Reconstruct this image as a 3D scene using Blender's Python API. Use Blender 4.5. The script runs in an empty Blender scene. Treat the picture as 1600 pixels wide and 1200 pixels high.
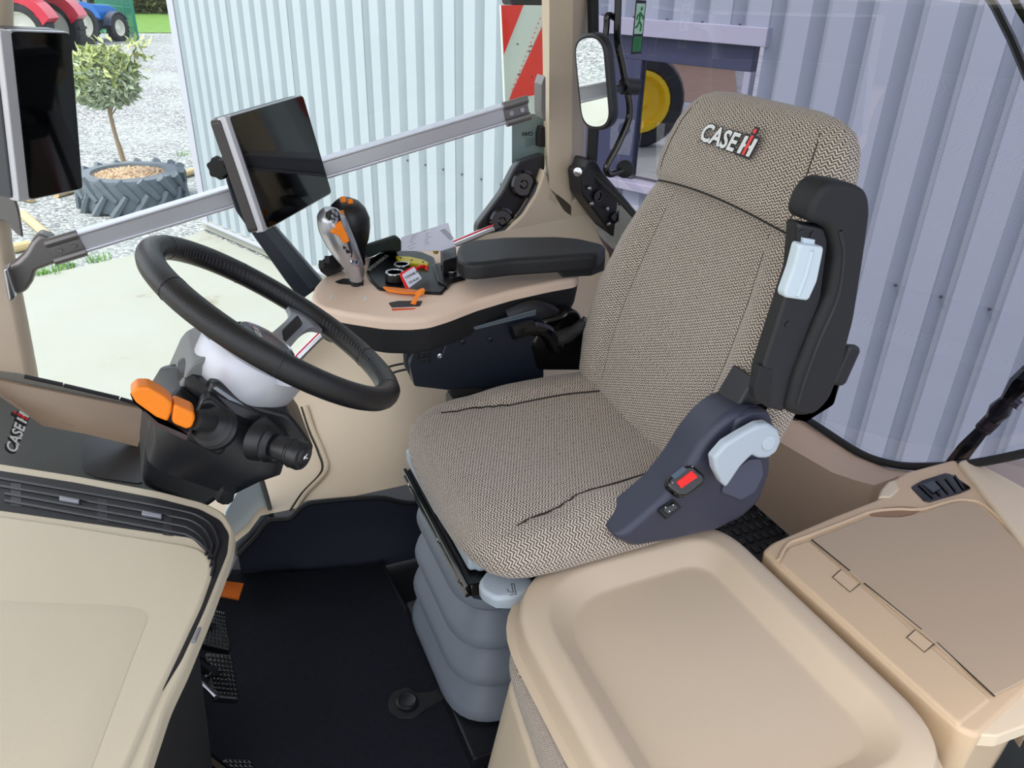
import bpy, bmesh, math, random
from mathutils import Vector, Matrix, noise
from math import sin, cos, pi, radians, sqrt
random.seed(7)
SC = bpy.context.scene
COL = SC.collection
V = Vector

# ------------------------------------------------------------------ camera (cab floor is z = 0, x runs rearward, y to the driver's right)
F = 1215.0
_down = V((-69.0, 2278.0, F)).normalized()
_up = -_down
_fw = (V((0, 0, 1)) - _up * _up.z).normalized()
_rt = _fw.cross(_up)
if _rt.x < 0: _rt = -_rt
AX = _fw * cos(radians(66)) + _rt * sin(radians(66))
AY = _fw * cos(radians(-24)) + _rt * sin(radians(-24))
RM = Matrix((AX, AY, _up))            # rows: world axes in (right, down, forward)
CAM = V((0, 0, 1.33))
cd = bpy.data.cameras.new('camera'); cam = bpy.data.objects.new('camera', cd); COL.objects.link(cam)
cd.sensor_width = 36.0; cd.lens = F / 1600 * 36.0; cd.clip_start = 0.02; cd.clip_end = 400
cr, cdn, cf = RM @ V((1, 0, 0)), RM @ V((0, 1, 0)), RM @ V((0, 0, 1))
m = Matrix((cr, -cdn, -cf)).transposed().to_4x4(); m.translation = CAM
cam.matrix_world = m
SC.camera = cam

# ------------------------------------------------------------------ light
SUN_EL, SUN_AZ = radians(57), math.atan2(-0.10, -0.99)       # direction towards the sun in the xy plane
w = bpy.data.worlds.new('world'); SC.world = w; w.use_nodes = True
nt = w.node_tree; bg = nt.nodes['Background']
sky = nt.nodes.new('ShaderNodeTexSky'); sky.sky_type = 'NISHITA'; sky.sun_disc = False
sky.sun_elevation = SUN_EL; sky.sun_rotation = pi / 2 - SUN_AZ; sky.altitude = 100; sky.air_density = 1.0; sky.dust_density = 3.5; sky.ozone_density = 1.0
smx = nt.nodes.new('ShaderNodeMix'); smx.data_type = 'RGBA'; smx.inputs[0].default_value = 0.6; smx.inputs[7].default_value = (3.1, 3.0, 2.85, 1)   # thin bright haze over the whole sky
nt.links.new(sky.outputs[0], smx.inputs[6]); nt.links.new(smx.outputs[2], bg.inputs[0]); bg.inputs[1].default_value = 0.34
sd = bpy.data.lights.new('sun', 'SUN'); sun = bpy.data.objects.new('sun', sd); COL.objects.link(sun)
sd.energy = 1.05; sd.angle = radians(9); sd.color = (1.0, 0.955, 0.88)
sdir = V((cos(SUN_AZ) * cos(SUN_EL), sin(SUN_AZ) * cos(SUN_EL), sin(SUN_EL)))
sun.rotation_euler = sdir.to_track_quat('Z', 'Y').to_euler(); sun.location = (0, 0, 20)
vs = SC.view_settings; SC.display_settings.display_device = 'sRGB'
vs.view_transform = 'Standard'; vs.look = 'None'; vs.gamma = 1; vs.use_curve_mapping = False; vs.exposure = 0.86
try:
    SC.cycles.use_denoising = True; SC.cycles.max_bounces = 10; SC.cycles.transparent_max_bounces = 16
    SC.cycles.caustics_reflective = False; SC.cycles.caustics_refractive = False
except Exception: pass

# ------------------------------------------------------------------ materials
def S(r, g, b):
    f = lambda c: (c / 255 / 12.92) if c / 255 <= 0.04045 else ((c / 255 + 0.055) / 1.055) ** 2.4
    return (f(r), f(g), f(b), 1)
def mat(name, col, rough=0.5, metal=0.0, bump=0.0, bscale=200.0, var=0.0, vscale=6.0, spec=0.5, coat=0.0, emit=None, coords='Object'):
    M = bpy.data.materials.new(name); M.use_nodes = True; n = M.node_tree; b = n.nodes['Principled BSDF']
    b.inputs['Base Color'].default_value = col; b.inputs['Roughness'].default_value = rough; b.inputs['Metallic'].default_value = metal
    b.inputs['Specular IOR Level'].default_value = spec; b.inputs['Coat Weight'].default_value = coat
    tc = n.nodes.new('ShaderNodeTexCoord')
    if var:
        t = n.nodes.new('ShaderNodeTexNoise'); t.inputs['Scale'].default_value = vscale; t.inputs['Detail'].default_value = 6
        n.links.new(tc.outputs[coords], t.inputs['Vector'])
        mx = n.nodes.new('ShaderNodeMix'); mx.data_type = 'RGBA'
        mx.inputs[6].default_value = tuple(c * (1 - var) for c in col[:3]) + (1,); mx.inputs[7].default_value = tuple(min(1, c * (1 + var)) for c in col[:3]) + (1,)
        n.links.new(t.outputs['Fac'], mx.inputs[0]); n.links.new(mx.outputs[2], b.inputs['Base Color'])
    if bump:
        t = n.nodes.new('ShaderNodeTexNoise'); t.inputs['Scale'].default_value = bscale; t.inputs['Detail'].default_value = 3
        n.links.new(tc.outputs[coords], t.inputs['Vector'])
        bp = n.nodes.new('ShaderNodeBump'); bp.inputs['Strength'].default_value = bump; bp.inputs['Distance'].default_value = 0.002
        n.links.new(t.outputs['Fac'], bp.inputs['Height']); n.links.new(bp.outputs[0], b.inputs['Normal'])
    if emit:
        b.inputs['Emission Color'].default_value = col; b.inputs['Emission Strength'].default_value = emit
    return M
def herringbone():
    M = bpy.data.materials.new('seat_fabric'); M.use_nodes = True; n = M.node_tree; b = n.nodes['Principled BSDF']; L = n.links.new
    def mth(op, a, bb=None, c=None):
        q = n.nodes.new('ShaderNodeMath'); q.operation = op
        for i, x in enumerate((a, bb, c)):
            if x is None: continue
            if isinstance(x, (int, float)): q.inputs[i].default_value = x
            else: L(x, q.inputs[i])
        return q.outputs[0]
    uv = n.nodes.new('ShaderNodeUVMap'); uv.uv_map = 'UVMap'
    nz = n.nodes.new('ShaderNodeTexNoise'); nz.inputs['Scale'].default_value = 260; nz.inputs['Detail'].default_value = 2
    L(uv.outputs[0], nz.inputs['Vector'])
    sp = n.nodes.new('ShaderNodeSeparateXYZ'); L(uv.outputs[0], sp.inputs[0])
    nn = mth('MULTIPLY', mth('SUBTRACT', nz.outputs['Fac'], 0.5), 0.0022)
    u = mth('ADD', sp.outputs[0], nn); v = mth('ADD', sp.outputs[1], nn)
    tri = mth('PINGPONG', mth('DIVIDE', u, 0.0058), 1.0)
    ph = mth('FRACT', mth('ADD', mth('DIVIDE', v, 0.0056), mth('MULTIPLY', tri, 0.95)))
    w_ = mth('ABSOLUTE', mth('SUBTRACT', ph, 0.5))
    # strands fade a little at each column edge
    fac = n.nodes.new('ShaderNodeMapRange'); fac.inputs[1].default_value = 0.16; fac.inputs[2].default_value = 0.34
    L(w_, fac.inputs[0])
    nz2 = n.nodes.new('ShaderNodeTexNoise'); nz2.inputs['Scale'].default_value = 14; L(uv.outputs[0], nz2.inputs['Vector'])
    mx = n.nodes.new('ShaderNodeMix'); mx.data_type = 'RGBA'
    mx.inputs[6].default_value = S(90, 80, 72); mx.inputs[7].default_value = S(204, 192, 178)
    L(fac.outputs[0], mx.inputs[0])
    L(mx.outputs[2], b.inputs['Base Color']); b.inputs['Roughness'].default_value = 0.95; b.inputs['Specular IOR Level'].default_value = 0.15
    b.inputs['Sheen Weight'].default_value = 0.25; b.inputs['Sheen Roughness'].default_value = 0.5
    bp = n.nodes.new('ShaderNodeBump'); bp.inputs['Strength'].default_value = 0.5; bp.inputs['Distance'].default_value = 0.0012
    L(fac.outputs[0], bp.inputs['Height']); L(bp.outputs[0], b.inputs['Normal'])
    return M
def glass(name, tint, gl=0.06, rough=0.0):
    M = bpy.data.materials.new(name); M.use_nodes = True; n = M.node_tree; n.nodes.remove(n.nodes['Principled BSDF'])
    out = n.nodes['Material Output']; t = n.nodes.new('ShaderNodeBsdfTransparent'); t.inputs[0].default_value = tint
    g = n.nodes.new('ShaderNodeBsdfGlossy'); g.inputs['Roughness'].default_value = rough; g.inputs[0].default_value = (1, 1, 1, 1)
    fr = n.nodes.new('ShaderNodeLayerWeight'); fr.inputs[0].default_value = 0.5
    mr = n.nodes.new('ShaderNodeMapRange'); mr.inputs[3].default_value = gl; mr.inputs[4].default_value = min(1, gl * 5)
    p = n.nodes.new('ShaderNodeMath'); p.operation = 'POWER'; p.inputs[1].default_value = 3
    n.links.new(fr.outputs['Facing'], p.inputs[0]); n.links.new(p.outputs[0], mr.inputs[0])
    mx = n.nodes.new('ShaderNodeMixShader'); n.links.new(mr.outputs[0], mx.inputs[0]); n.links.new(t.outputs[0], mx.inputs[1]); n.links.new(g.outputs[0], mx.inputs[2])
    n.links.new(mx.outputs[0], out.inputs[0]); return M
BEIGE = mat('beige_plastic', S(206, 190, 166), 0.48, bump=0.12, bscale=900, var=0.03, vscale=3)
BEIGE2 = mat('beige_console_plastic', S(240, 213, 191), 0.5, bump=0.12, bscale=900)
BEIGE3 = mat('sand_plastic', S(196, 172, 142), 0.5, bump=0.12, bscale=900)
BLACK = mat('black_plastic', S(26, 27, 31), 0.38, bump=0.1, bscale=700)
BLACKM = mat('black_matte_rubber', S(22, 23, 26), 0.65, bump=0.2, bscale=500)
GLOSS = mat('black_gloss', S(9, 9, 11), 0.12, coat=0.3)
LEATHER = mat('black_leather', S(20, 20, 23), 0.36, bump=0.35, bscale=650)
CARPET = mat('black_carpet', S(31, 33, 41), 0.95, bump=1.0, bscale=260, var=0.25, vscale=80, spec=0.2)
RUBBER = mat('bellows_rubber', S(122, 130, 140), 0.5, bump=0.1, bscale=60, var=0.08, vscale=14)
SLATE = mat('slate_blue_plastic', S(54, 57, 74), 0.48, bump=0.12, bscale=900)
PALE = mat('pale_grey_plastic', S(178, 190, 200), 0.45)
SILVER = mat('silver_paint', S(186, 188, 194), 0.3, metal=0.75)
ALU = mat('brushed_aluminium', S(206, 207, 214), 0.36, metal=0.7)
BRACKET = mat('cast_grey_metal', S(128, 125, 124), 0.42, metal=0.7)
HUBW = mat('light_silver_plastic', S(200, 202, 210), 0.38, metal=0.25)
SATIN = mat('satin_chrome', S(190, 190, 196), 0.22, metal=1.0)
ORANGE = mat('orange_plastic', S(248, 134, 16), 0.42)
YELLOW = mat('yellow_plastic', S(226, 206, 28), 0.45)
RED = mat('red_plastic', S(226, 26, 18), 0.4)
WHITE = mat('white_print', S(228, 230, 230), 0.6)
PAPER = mat('white_paper', S(214, 216, 232), 0.8)
INK = mat('dark_print', S(52, 52, 66), 0.7)
SCREEN = mat('black_screen', S(5, 5, 7), 0.05, spec=0.28)
MIRROR = mat('mirror_glass', (0.92, 0.94, 0.92, 1), 0.0, metal=1.0)
SEATF = herringbone()
SEAM = mat('dark_seam', S(48, 42, 38), 0.9)
GLASS = glass('clear_side_glass', (0.97, 0.985, 0.98, 1), 0.012)
TINT = glass('tinted_rear_glass', (0.49, 0.46, 0.57, 1), 0.09)

# ------------------------------------------------------------------ geometry helpers
def at(px, py, x=None, y=None, z=None, pl=None):
    """point of the photograph (1600 x 1200 frame) carried onto a real plane of the place"""
    r = RM @ V((px - 800.0, py - 600.0, F))
    if z is not None: t = (z - CAM.z) / r.z
    elif x is not None: t = (x - CAM.x) / r.x
    elif y is not None: t = (y - CAM.y) / r.y
    else: n_, p_ = pl; t = (V(p_) - CAM).dot(V(n_)) / r.dot(V(n_))
    return CAM + r * t
WL = {}
def empty(name, loc, label=None, cat=None, group=None, kind=None):
    o = bpy.data.objects.new(name, None); COL.objects.link(o); o.location = loc; WL[o.name] = V(loc); o.empty_display_size = 0.05
    return tag(o, label, cat, group, kind)
def tag(o, label=None, cat=None, group=None, kind=None):
    if label: o['label'] = label
    if cat: o['category'] = cat
    if group: o['group'] = group
    if kind: o['kind'] = kind
    return o
def mk(name, vs_, fs, material, parent=None, smooth=35, label=None, uv=None, kind=None):
    vs_ = [V(p) for p in vs_]
    mn = V([min(p[i] for p in vs_) for i in range(3)]); mxx = V([max(p[i] for p in vs_) for i in range(3)])
    c = (mn + mxx) / 2; c.z = mn.z
    me = bpy.data.meshes.new(name); me.from_pydata([p - c for p in vs_], [], fs); me.validate()
    me.materials.append(material)
    if uv:
        ul = me.uv_layers.new(name='UVMap')
        for lp in me.loops: ul.data[lp.index].uv = uv[lp.vertex_index]
    bm = bmesh.new(); bm.from_mesh(me); bmesh.ops.recalc_face_normals(bm, faces=bm.faces); bm.to_mesh(me); bm.free()
    if smooth:
        for p in me.polygons: p.use_smooth = True
        me.set_sharp_from_angle(angle=radians(smooth))
    o = bpy.data.objects.new(name, me); COL.objects.link(o); WL[o.name] = c
    if 0 < (smooth or 0) <= 60 and len(fs) < 4000:
        wn = o.modifiers.new('wn', 'WEIGHTED_NORMAL'); wn.keep_sharp = True; wn.weight = 90
    if parent is not None:
        o.parent = parent; o.location = c - WL[parent.name]
    else: o.location = c
    if label: o['label'] = label
    if kind: o['kind'] = kind
    return o
class MB:
    """collects pieces of one object"""
    def __init__(s): s.v = []; s.f = []
    def add(s, vf):
        k = len(s.v); s.v += vf[0]; s.f += [tuple(i + k for i in q) for q in vf[1]]; return s
    def build(s, name, material, parent=None, **k): return mk(name, s.v, s.f, material, parent, **k)
def frame(n, up=None):
    n = V(n).normalized(); up = V(up) if up is not None else (V((0, 0, 1)) if abs(n.z) < 0.95 else V((1, 0, 0)))
    a = up.cross(n).normalized(); b = n.cross(a); return a, b, n
class RP(list): pass
def rnd(pts, r, seg=5):
    """fillet the corners of a closed polygon (r: number or list)"""
    out = RP(); N = len(pts); out.raw = [V(p) for p in pts]; out.r = r; out.seg = seg
    for i in range(N):
        p, a, b = V(pts[i]), V(pts[i - 1]), V(pts[(i + 1) % N]); ri = r[i] if isinstance(r, (list, tuple)) else r
        da, db = a - p, b - p; la, lb = max(da.length, 1e-6), max(db.length, 1e-6)
        k = max(min(ri, la * 0.48, lb * 0.48), 2e-6)
        s0, s1 = p + da / la * k, p + db / lb * k
        for j in range(seg + 1):
            t = j / seg; out.append(s0 * (1 - t) ** 2 + p * 2 * t * (1 - t) + s1 * t ** 2)
    return out
def rings(rs, closed=True, cap=True):
    v = []; f = []; n = len(rs[0])
    for r in rs: v += [V(p) for p in r]
    for i in range(len(rs) - 1):
        for j in range(n if closed else n - 1):
            a, b = i * n + j, i * n + (j + 1) % n; f.append((a, b, b + n, a + n))
    if cap and closed:
        f.append(tuple(range(n))[::-1]); f.append(tuple(range((len(rs) - 1) * n, len(rs) * n)))
    return v, f
def miter(pts, n):
    """per-corner inward direction and the largest safe inset"""
    N = len(pts); nrm = V((0, 0, 0))
    for i in range(N): nrm += (pts[i] - pts[0]).cross(pts[(i + 1) % N] - pts[0])
    sg = 1 if nrm.dot(n) > 0 else -1
    offs = []; tn_ = []
    for i in range(N):
        e0 = (pts[i] - pts[i - 1]); e1 = (pts[(i + 1) % N] - pts[i])
        if e0.length < 1e-7 or e1.length < 1e-7: offs.append(V((0, 0, 0))); tn_.append(0); continue
        a = n.cross(e0).normalized() * sg; b = n.cross(e1).normalized() * sg; s_ = a + b
        if s_.length < 1e-4: offs.append(a); tn_.append(0); continue
        s_.normalize(); c_ = max(0.35, s_.dot(a)); offs.append(s_ / c_)
        t = sqrt(max(0, 1 - c_ * c_)) / c_; tn_.append(t if e0.cross(e1).dot(n) * sg > 0 else -t)
    mx = 1e9
    for i in range(N):
        q = tn_[i] + tn_[(i + 1) % N]
        if q > 1e-3: mx = min(mx, .8 * (pts[(i + 1) % N] - pts[i]).length / q)
    return offs, mx
def plate(pts, n, depth, r=0.0, seg=3, rb=0.0, inset=0.0):
    """solid with the outline pts; its face looks along n, its body goes back by depth; face edge rounded by r"""
    n = V(n).normalized(); raw = getattr(pts, 'raw', None)
    base = [V(p) for p in (raw if raw else pts)]; offs, mx = miter(base, n)
    if raw: r = min(r, mx); rb = min(rb, mx)
    def ring(i_, h):
        q = [p + o * i_ - n * h for p, o in zip(base, offs)]
        return list(rnd(q, pts.r, pts.seg)) if raw else q
    rs = []
    if r > 0:
        for k in range(seg + 1): a = k / seg * pi / 2; rs.append(ring(r * (1 - sin(a)), r * (1 - cos(a))))
    else: rs.append(ring(0, 0))
    if rb > 0:
        for k in range(seg + 1): a = k / seg * pi / 2; rs.append(ring(rb * (1 - cos(a)) + inset, depth - rb * (1 - sin(a))))
    else: rs.append(ring(inset, depth))
    return rings(rs)
def box(c, s, axes=None, r=0.0, seg=2, rc=None):
    """rounded block: centre, full sizes, axes (columns a, b, n)"""
    a, b, n = [V(q) for q in (axes or ((1, 0, 0), (0, 1, 0), (0, 0, 1)))]; c = V(c); hx, hy, hz = s[0] / 2, s[1] / 2, s[2] / 2
    P = [c + a * sx * hx + b * sy * hy + n * hz for sx, sy in ((-1, -1), (1, -1), (1, 1), (-1, 1))]
    rc = r if rc is None else rc
    if rc > 0: P = rnd(P, rc, 4)
    return plate(P, n, s[2], r, seg, rb=r)
def cr(pts, m=6, closed=False):
    """Catmull-Rom through pts (any dimension)"""
    out = []; N = len(pts); P = [V(p) for p in pts]
    rngs = range(N) if closed else range(N - 1)
    for i in rngs:
        p0 = P[i - 1] if (i > 0 or closed) else P[0] * 2 - P[1]; p1 = P[i]; p2 = P[(i + 1) % N]
        p3 = P[(i + 2) % N] if (i + 2 < N or closed) else P[-1] * 2 - P[-2]
        for j in range(m):
            t = j / m; out.append(0.5 * ((2 * p1) + (p2 - p0) * t + (2 * p0 - 5 * p1 + 4 * p2 - p3) * t * t + (3 * p1 - p0 - 3 * p2 + p3) * t ** 3))
    if not closed: out.append(P[-1])
    return out
def tube(pts, r, seg=10, closed=False, sx=1.0, up=None, cap=True):
    """round bar along pts; r number or list; sx flattens across"""
    P = [V(p) for p in pts]; N = len(P); rs = []; prev = None
    for i in range(N):
        t = (P[(i + 1) % N] - P[i - 1]) if closed else (P[min(i + 1, N - 1)] - P[max(i - 1, 0)])
        t.normalize()
        if up is not None: a = V(up).cross(t).normalized()
        elif prev is None: a = frame(t)[0]
        else: a = (prev - t * prev.dot(t)).normalized()
        prev = a; b = t.cross(a); rr = r[i] if isinstance(r, (list, tuple)) else r
        rs.append([P[i] + a * (cos(k * 2 * pi / seg) * rr) + b * (sin(k * 2 * pi / seg) * rr * sx) for k in range(seg)])
    if closed: rs.append(rs[0]); return rings(rs, cap=False)
    return rings(rs, cap=cap)
def lathe(prof, c, axis, seg=28, sy=1.0, up=None, loop=False):
    a, b, n = frame(axis, up); c = V(c)
    if loop: prof = list(prof) + [prof[0]]
    return rings(cap=not loop, rs=[[c + n * h + a * (cos(k * 2 * pi / seg) * r_) + b * (sin(k * 2 * pi / seg) * r_ * sy) for k in range(seg)] for r_, h in prof])
def rrect(c, a, b, w_, h_, r, seg=5):
    c, a, b = V(c), V(a).normalized(), V(b).normalized()
    return rnd([c - a * w_ / 2 - b * h_ / 2, c + a * w_ / 2 - b * h_ / 2, c + a * w_ / 2 + b * h_ / 2, c - a * w_ / 2 + b * h_ / 2], r, seg)
def sgn(x): return -1 if x < 0 else 1
def lerp(a, b, t): return a + (b - a) * t
def pw(x, tab):
    """piecewise smooth interpolation of a table"""
    if x <= tab[0][0]: return tab[0][1]
    for (x0, y0), (x1, y1) in zip(tab, tab[1:]):
        if x <= x1:
            t = (x - x0) / (x1 - x0); t = t * t * (3 - 2 * t); return y0 + (y1 - y0) * t
    return tab[-1][1]
def grid(P, name, material, parent=None, thick=0.0, n=None, uv=None, **k):
    """surface through rows of points, optionally thickened along n"""
    R_, C_ = len(P), len(P[0]); v = [V(p) for row in P for p in row]; f = []
    for i in range(R_ - 1):
        for j in range(C_ - 1): a = i * C_ + j; f.append((a, a + 1, a + C_ + 1, a + C_))
    if thick:
        M_ = len(v); v += [p - V(n).normalized() * thick for p in v]; f += [tuple(q + M_ for q in reversed(x)) for x in f]
        bd = [j for j in range(C_)] + [i * C_ + C_ - 1 for i in range(1, R_)] + [(R_ - 1) * C_ + j for j in range(C_ - 2, -1, -1)] + [i * C_ for i in range(R_ - 2, 0, -1)]
        for i in range(len(bd)): a, b = bd[i], bd[(i + 1) % len(bd)]; f.append((a, a + M_, b + M_, b))
    return mk(name, v, f, material, parent, **k)
def text(s, size, org, right, up, material, name, parent, off=0.0, thick=0.001, shear=0.0, align='LEFT', fn=None, space=1.0, join=None):
    cu = bpy.data.curves.new(name, 'FONT'); cu.body = s; cu.size = 1; cu.offset = off; cu.shear = shear; cu.align_x = align; cu.space_character = space; cu.resolution_u = 3
    cu.extrude = 0.0
    ob = bpy.data.objects.new('tmp', cu); COL.objects.link(ob)
    dg = bpy.context.evaluated_depsgraph_get(); me = ob.evaluated_get(dg).to_mesh()
    right, up, org = V(right).normalized(), V(up).normalized(), V(org); n = right.cross(up)
    fn = fn or (lambda x, y: org + right * x + up * y)
    v = [fn(p.co.x * size, p.co.y * size) + n * thick for p in me.vertices]; f = [tuple(p.vertices) for p in me.polygons]
    ob.to_mesh_clear(); bpy.data.objects.remove(ob); bpy.data.curves.remove(cu)
    if join is not None: join.add((v, f)); return None
    return mk(name, v, f, material, parent, smooth=0)
def logo(org, right, up, h, parent, thick=0.0015, fn=None, outline=True):
    """CASE with the barred emblem, h = letter height"""
    right, up, org = V(right).normalized(), V(up).normalized(), V(org); n = right.cross(up)
    fn = fn or (lambda x, y: org + right * x + up * y)
    sh = 0.22
    def poly(pts, t): return ([fn((x + sh * y) * h, y * h) + n * t for x, y in pts], [tuple(range(len(pts)))])
    k = h / 0.70
    if outline:
        bk = MB(); text('CASE', k, org, right, up, None, '', None, off=0.075, thick=thick, shear=sh, fn=fn, space=1.02, join=bk)
        bk.add(poly([(3.58, -.13), (4.94, -.13), (4.94, 1.13), (4.52, 1.15), (4.50, 1.60), (4.05, 1.60), (4.02, 1.13), (3.58, 1.13)], thick)); bk.build('logo_backing', INKB, parent, smooth=0)
    a = MB(); text('CASE', k, org, right, up, None, '', None, off=0.028, thick=thick * 2, shear=sh, fn=fn, space=1.02, join=a)
    for x0 in (3.72, 4.52): a.add(poly([(x0, 0), (x0 + .3, 0), (x0 + .3, 1), (x0, 1)], thick * 2))
    for x0, x1 in ((4.02, 4.12), (4.42, 4.52)): a.add(poly([(x0, .42), (x1, .42), (x1, .58), (x0, .58)], thick * 2))
    a.build('logo_lettering', WHITE, parent, smooth=0)
    b = MB(); b.add(poly([(4.15, 0), (4.39, 0), (4.39, 1.12), (4.15, 1.12)], thick * 2.2)); b.add(poly([(4.15, 1.24), (4.39, 1.24), (4.39, 1.48), (4.15, 1.48)], thick * 2.2))
    b.build('logo_red_bar', RED, parent, smooth=0)
INKB = mat('logo_black', S(28, 28, 34), 0.6)
def P_(l, **k): return [at(p[0], p[1], **k) for p in l]
# ------------------------------------------------------------------ the yard
GZ = -1.45
def ground_mat():
    M = bpy.data.materials.new('gravel'); M.use_nodes = True; n = M.node_tree; b = n.nodes['Principled BSDF']; L = n.links.new
    tc = n.nodes.new('ShaderNodeTexCoord')
    v = n.nodes.new('ShaderNodeTexVoronoi'); v.inputs['Scale'].default_value = 26; L(tc.outputs['Object'], v.inputs['Vector'])
    v2 = n.nodes.new('ShaderNodeTexNoise'); v2.inputs['Scale'].default_value = 0.35; v2.inputs['Detail'].default_value = 5; L(tc.outputs['Object'], v2.inputs['Vector'])
    sp = n.nodes.new('ShaderNodeSeparateColor'); L(v.outputs['Color'], sp.inputs[0])
    cr_ = n.nodes.new('ShaderNodeValToRGB'); e = cr_.color_ramp.elements
    e[0].position = 0; e[0].color = S(96, 98, 100); e[1].position = 1; e[1].color = S(192, 195, 194)
    q = cr_.color_ramp.elements.new(0.5); q.color = S(143, 148, 149); L(sp.outputs[0], cr_.inputs[0])
    mx = n.nodes.new('ShaderNodeMix'); mx.data_type = 'RGBA'; mx.inputs[7].default_value = S(170, 180, 178)
    mr = n.nodes.new('ShaderNodeMapRange'); mr.inputs[1].default_value = 0.4; mr.inputs[2].default_value = 0.7; mr.inputs[4].default_value = 0.6
    L(v2.outputs['Fac'], mr.inputs[0]); L(mr.outputs[0], mx.inputs[0]); L(cr_.outputs[0], mx.inputs[6]); L(mx.outputs[2], b.inputs['Base Color'])
    b.inputs['Roughness'].default_value = 0.95; b.inputs['Specular IOR Level'].default_value = 0.2
    bp = n.nodes.new('ShaderNodeBump'); bp.inputs['Strength'].default_value = 0.9; bp.inputs['Distance'].default_value = 0.02
    L(v.outputs['Distance'], bp.inputs['Height']); bp.invert = True; L(bp.outputs[0], b.inputs['Normal']); return M
def slab_mat():
    M = bpy.data.materials.new('pale_concrete'); M.use_nodes = True; n = M.node_tree; b = n.nodes['Principled BSDF']; L = n.links.new
    tc = n.nodes.new('ShaderNodeTexCoord')
    t = n.nodes.new('ShaderNodeTexNoise'); t.inputs['Scale'].default_value = 1.1; t.inputs['Detail'].default_value = 9; t.inputs['Roughness'].default_value = 0.65; L(tc.outputs['Object'], t.inputs['Vector'])
    r = n.nodes.new('ShaderNodeValToRGB'); e = r.color_ramp.elements
    e[0].position = 0.30; e[0].color = S(134, 130, 112); e[1].position = 0.40; e[1].color = S(160, 164, 153); q = e.new(0.7); q.color = S(164, 169, 161)
    L(t.outputs['Fac'], r.inputs[0]); L(r.outputs[0], b.inputs['Base Color']); b.inputs['Roughness'].default_value = 0.85; return M
GRAVEL = ground_mat(); CONC = slab_mat()
CLAD = mat('pale_blue_cladding', S(161, 173, 180), 0.42, var=0.02, vscale=2)
CLADEDGE = mat('white_flashing', S(172, 176, 186), 0.45)
GRASS = mat('grass', S(98, 138, 58), 0.9, bump=0.6, bscale=30, var=0.3, vscale=3)
HEDGE = mat('hedge_leaves', S(96, 100, 54), 0.85, bump=1, bscale=8, var=0.5, vscale=5)
HEDGE2 = mat('hedge_leaves_dark', S(66, 74, 42), 0.85, var=0.4, vscale=4)
LEAF = mat('pale_green_leaf', S(178, 190, 124), 0.55, var=0.35, vscale=12)
LEAF2 = mat('grey_green_leaf', S(172, 186, 156), 0.55, var=0.3, vscale=12)
BARK = mat('grey_brown_bark', S(150, 132, 108), 0.85, bump=0.5, bscale=60)
TYRE = mat('tyre_rubber', S(100, 111, 119), 0.7, bump=0.3, bscale=40, var=0.15, vscale=6)
TYRED = mat('dark_tyre_rubber', S(46, 48, 50), 0.8)
MULCH = mat('mulch_chips', S(148, 122, 98), 0.9, var=0.4, vscale=40)
LOGW = mat('peeled_log', S(206, 182, 136), 0.8, var=0.12, vscale=10)
SOIL = mat('bare_brown_soil', S(136, 112, 92), 0.95, var=0.2, vscale=2)
mk('ground', [(-90, -60, GZ), (90, -60, GZ), (90, 110, GZ), (-90, 110, GZ)], [(0, 1, 2, 3)], GRAVEL, kind='structure')
# concrete apron
WA = at(324, 362, z=GZ); WD = V((cos(radians(-66)), sin(radians(-66)), 0)); WN = V((-WD.y * -1, 0, 0)); WN = V((WD.y, -WD.x, 0))
if WN.dot(CAM - WA) < 0: WN = -WN
def onw(px, py, off=0.0): return at(px, py, pl=(WN, WA + WN * off))
def wp(s, z, off=0.0): q = WA + WD * s + WN * off; return V((q.x, q.y, z))
def ws(px, py): return (onw(px, py) - WA).dot(WD)
e0, e1 = at(45, 438, z=GZ), at(222, 398, z=GZ); ed = (e1 - e0)
apron = [e0 - ed * 6, e0, e1, wp(0.0, GZ, 0.05), wp(11, GZ, 0.05), V((-7.4, -6, GZ))]
tag(mk('concrete_apron', *plate([V((p.x, p.y, GZ + 0.02)) for p in apron], (0, 0, 1), 0.1), CONC, smooth=0), kind='structure')
# corrugated facade
SB = [ws(x, 0) for x in [271,287,302,317,333.5,351,369,387.5,406,425.6,446,467.6,490,513.7,538,563.8,589.4,617,647,677,709,742,776]]
while SB[-1] < ws(1112, 0) - 0.3: SB.append(SB[-1] + (ws(1112, 0) - SB[22]) / round((ws(1112, 0) - SB[22]) / 0.212))
SB.append(ws(1112, 0)); SB += [ws(x, 0) for x in [1173,1236,1303,1375,1455,1541]]
SB = [s if i < 23 else s - .10 * min(1, (i - 22) / 4) for i, s in enumerate(SB)]
while SB[-1] < 11: SB.append(SB[-1] + 0.22)
zl = onw(1060, 52).z; zs = 0.19; s0w, s1w = ws(905, 40), ws(1183, 70)
facade = empty('wall_back', wp(5, GZ), kind='structure')
def rib_profile(a, b, last):
    p = b - a; # light flat then recessed grey trough ending at b
    return [(a, 0), (a + 0.012, -0.004)] if False else [(a, 0.0), (a + p * 0.26, -0.062), (a + p * 0.36, -0.062), (a + p * 0.46, 0.0), (a + p * 0.74, 0.0)]
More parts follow.
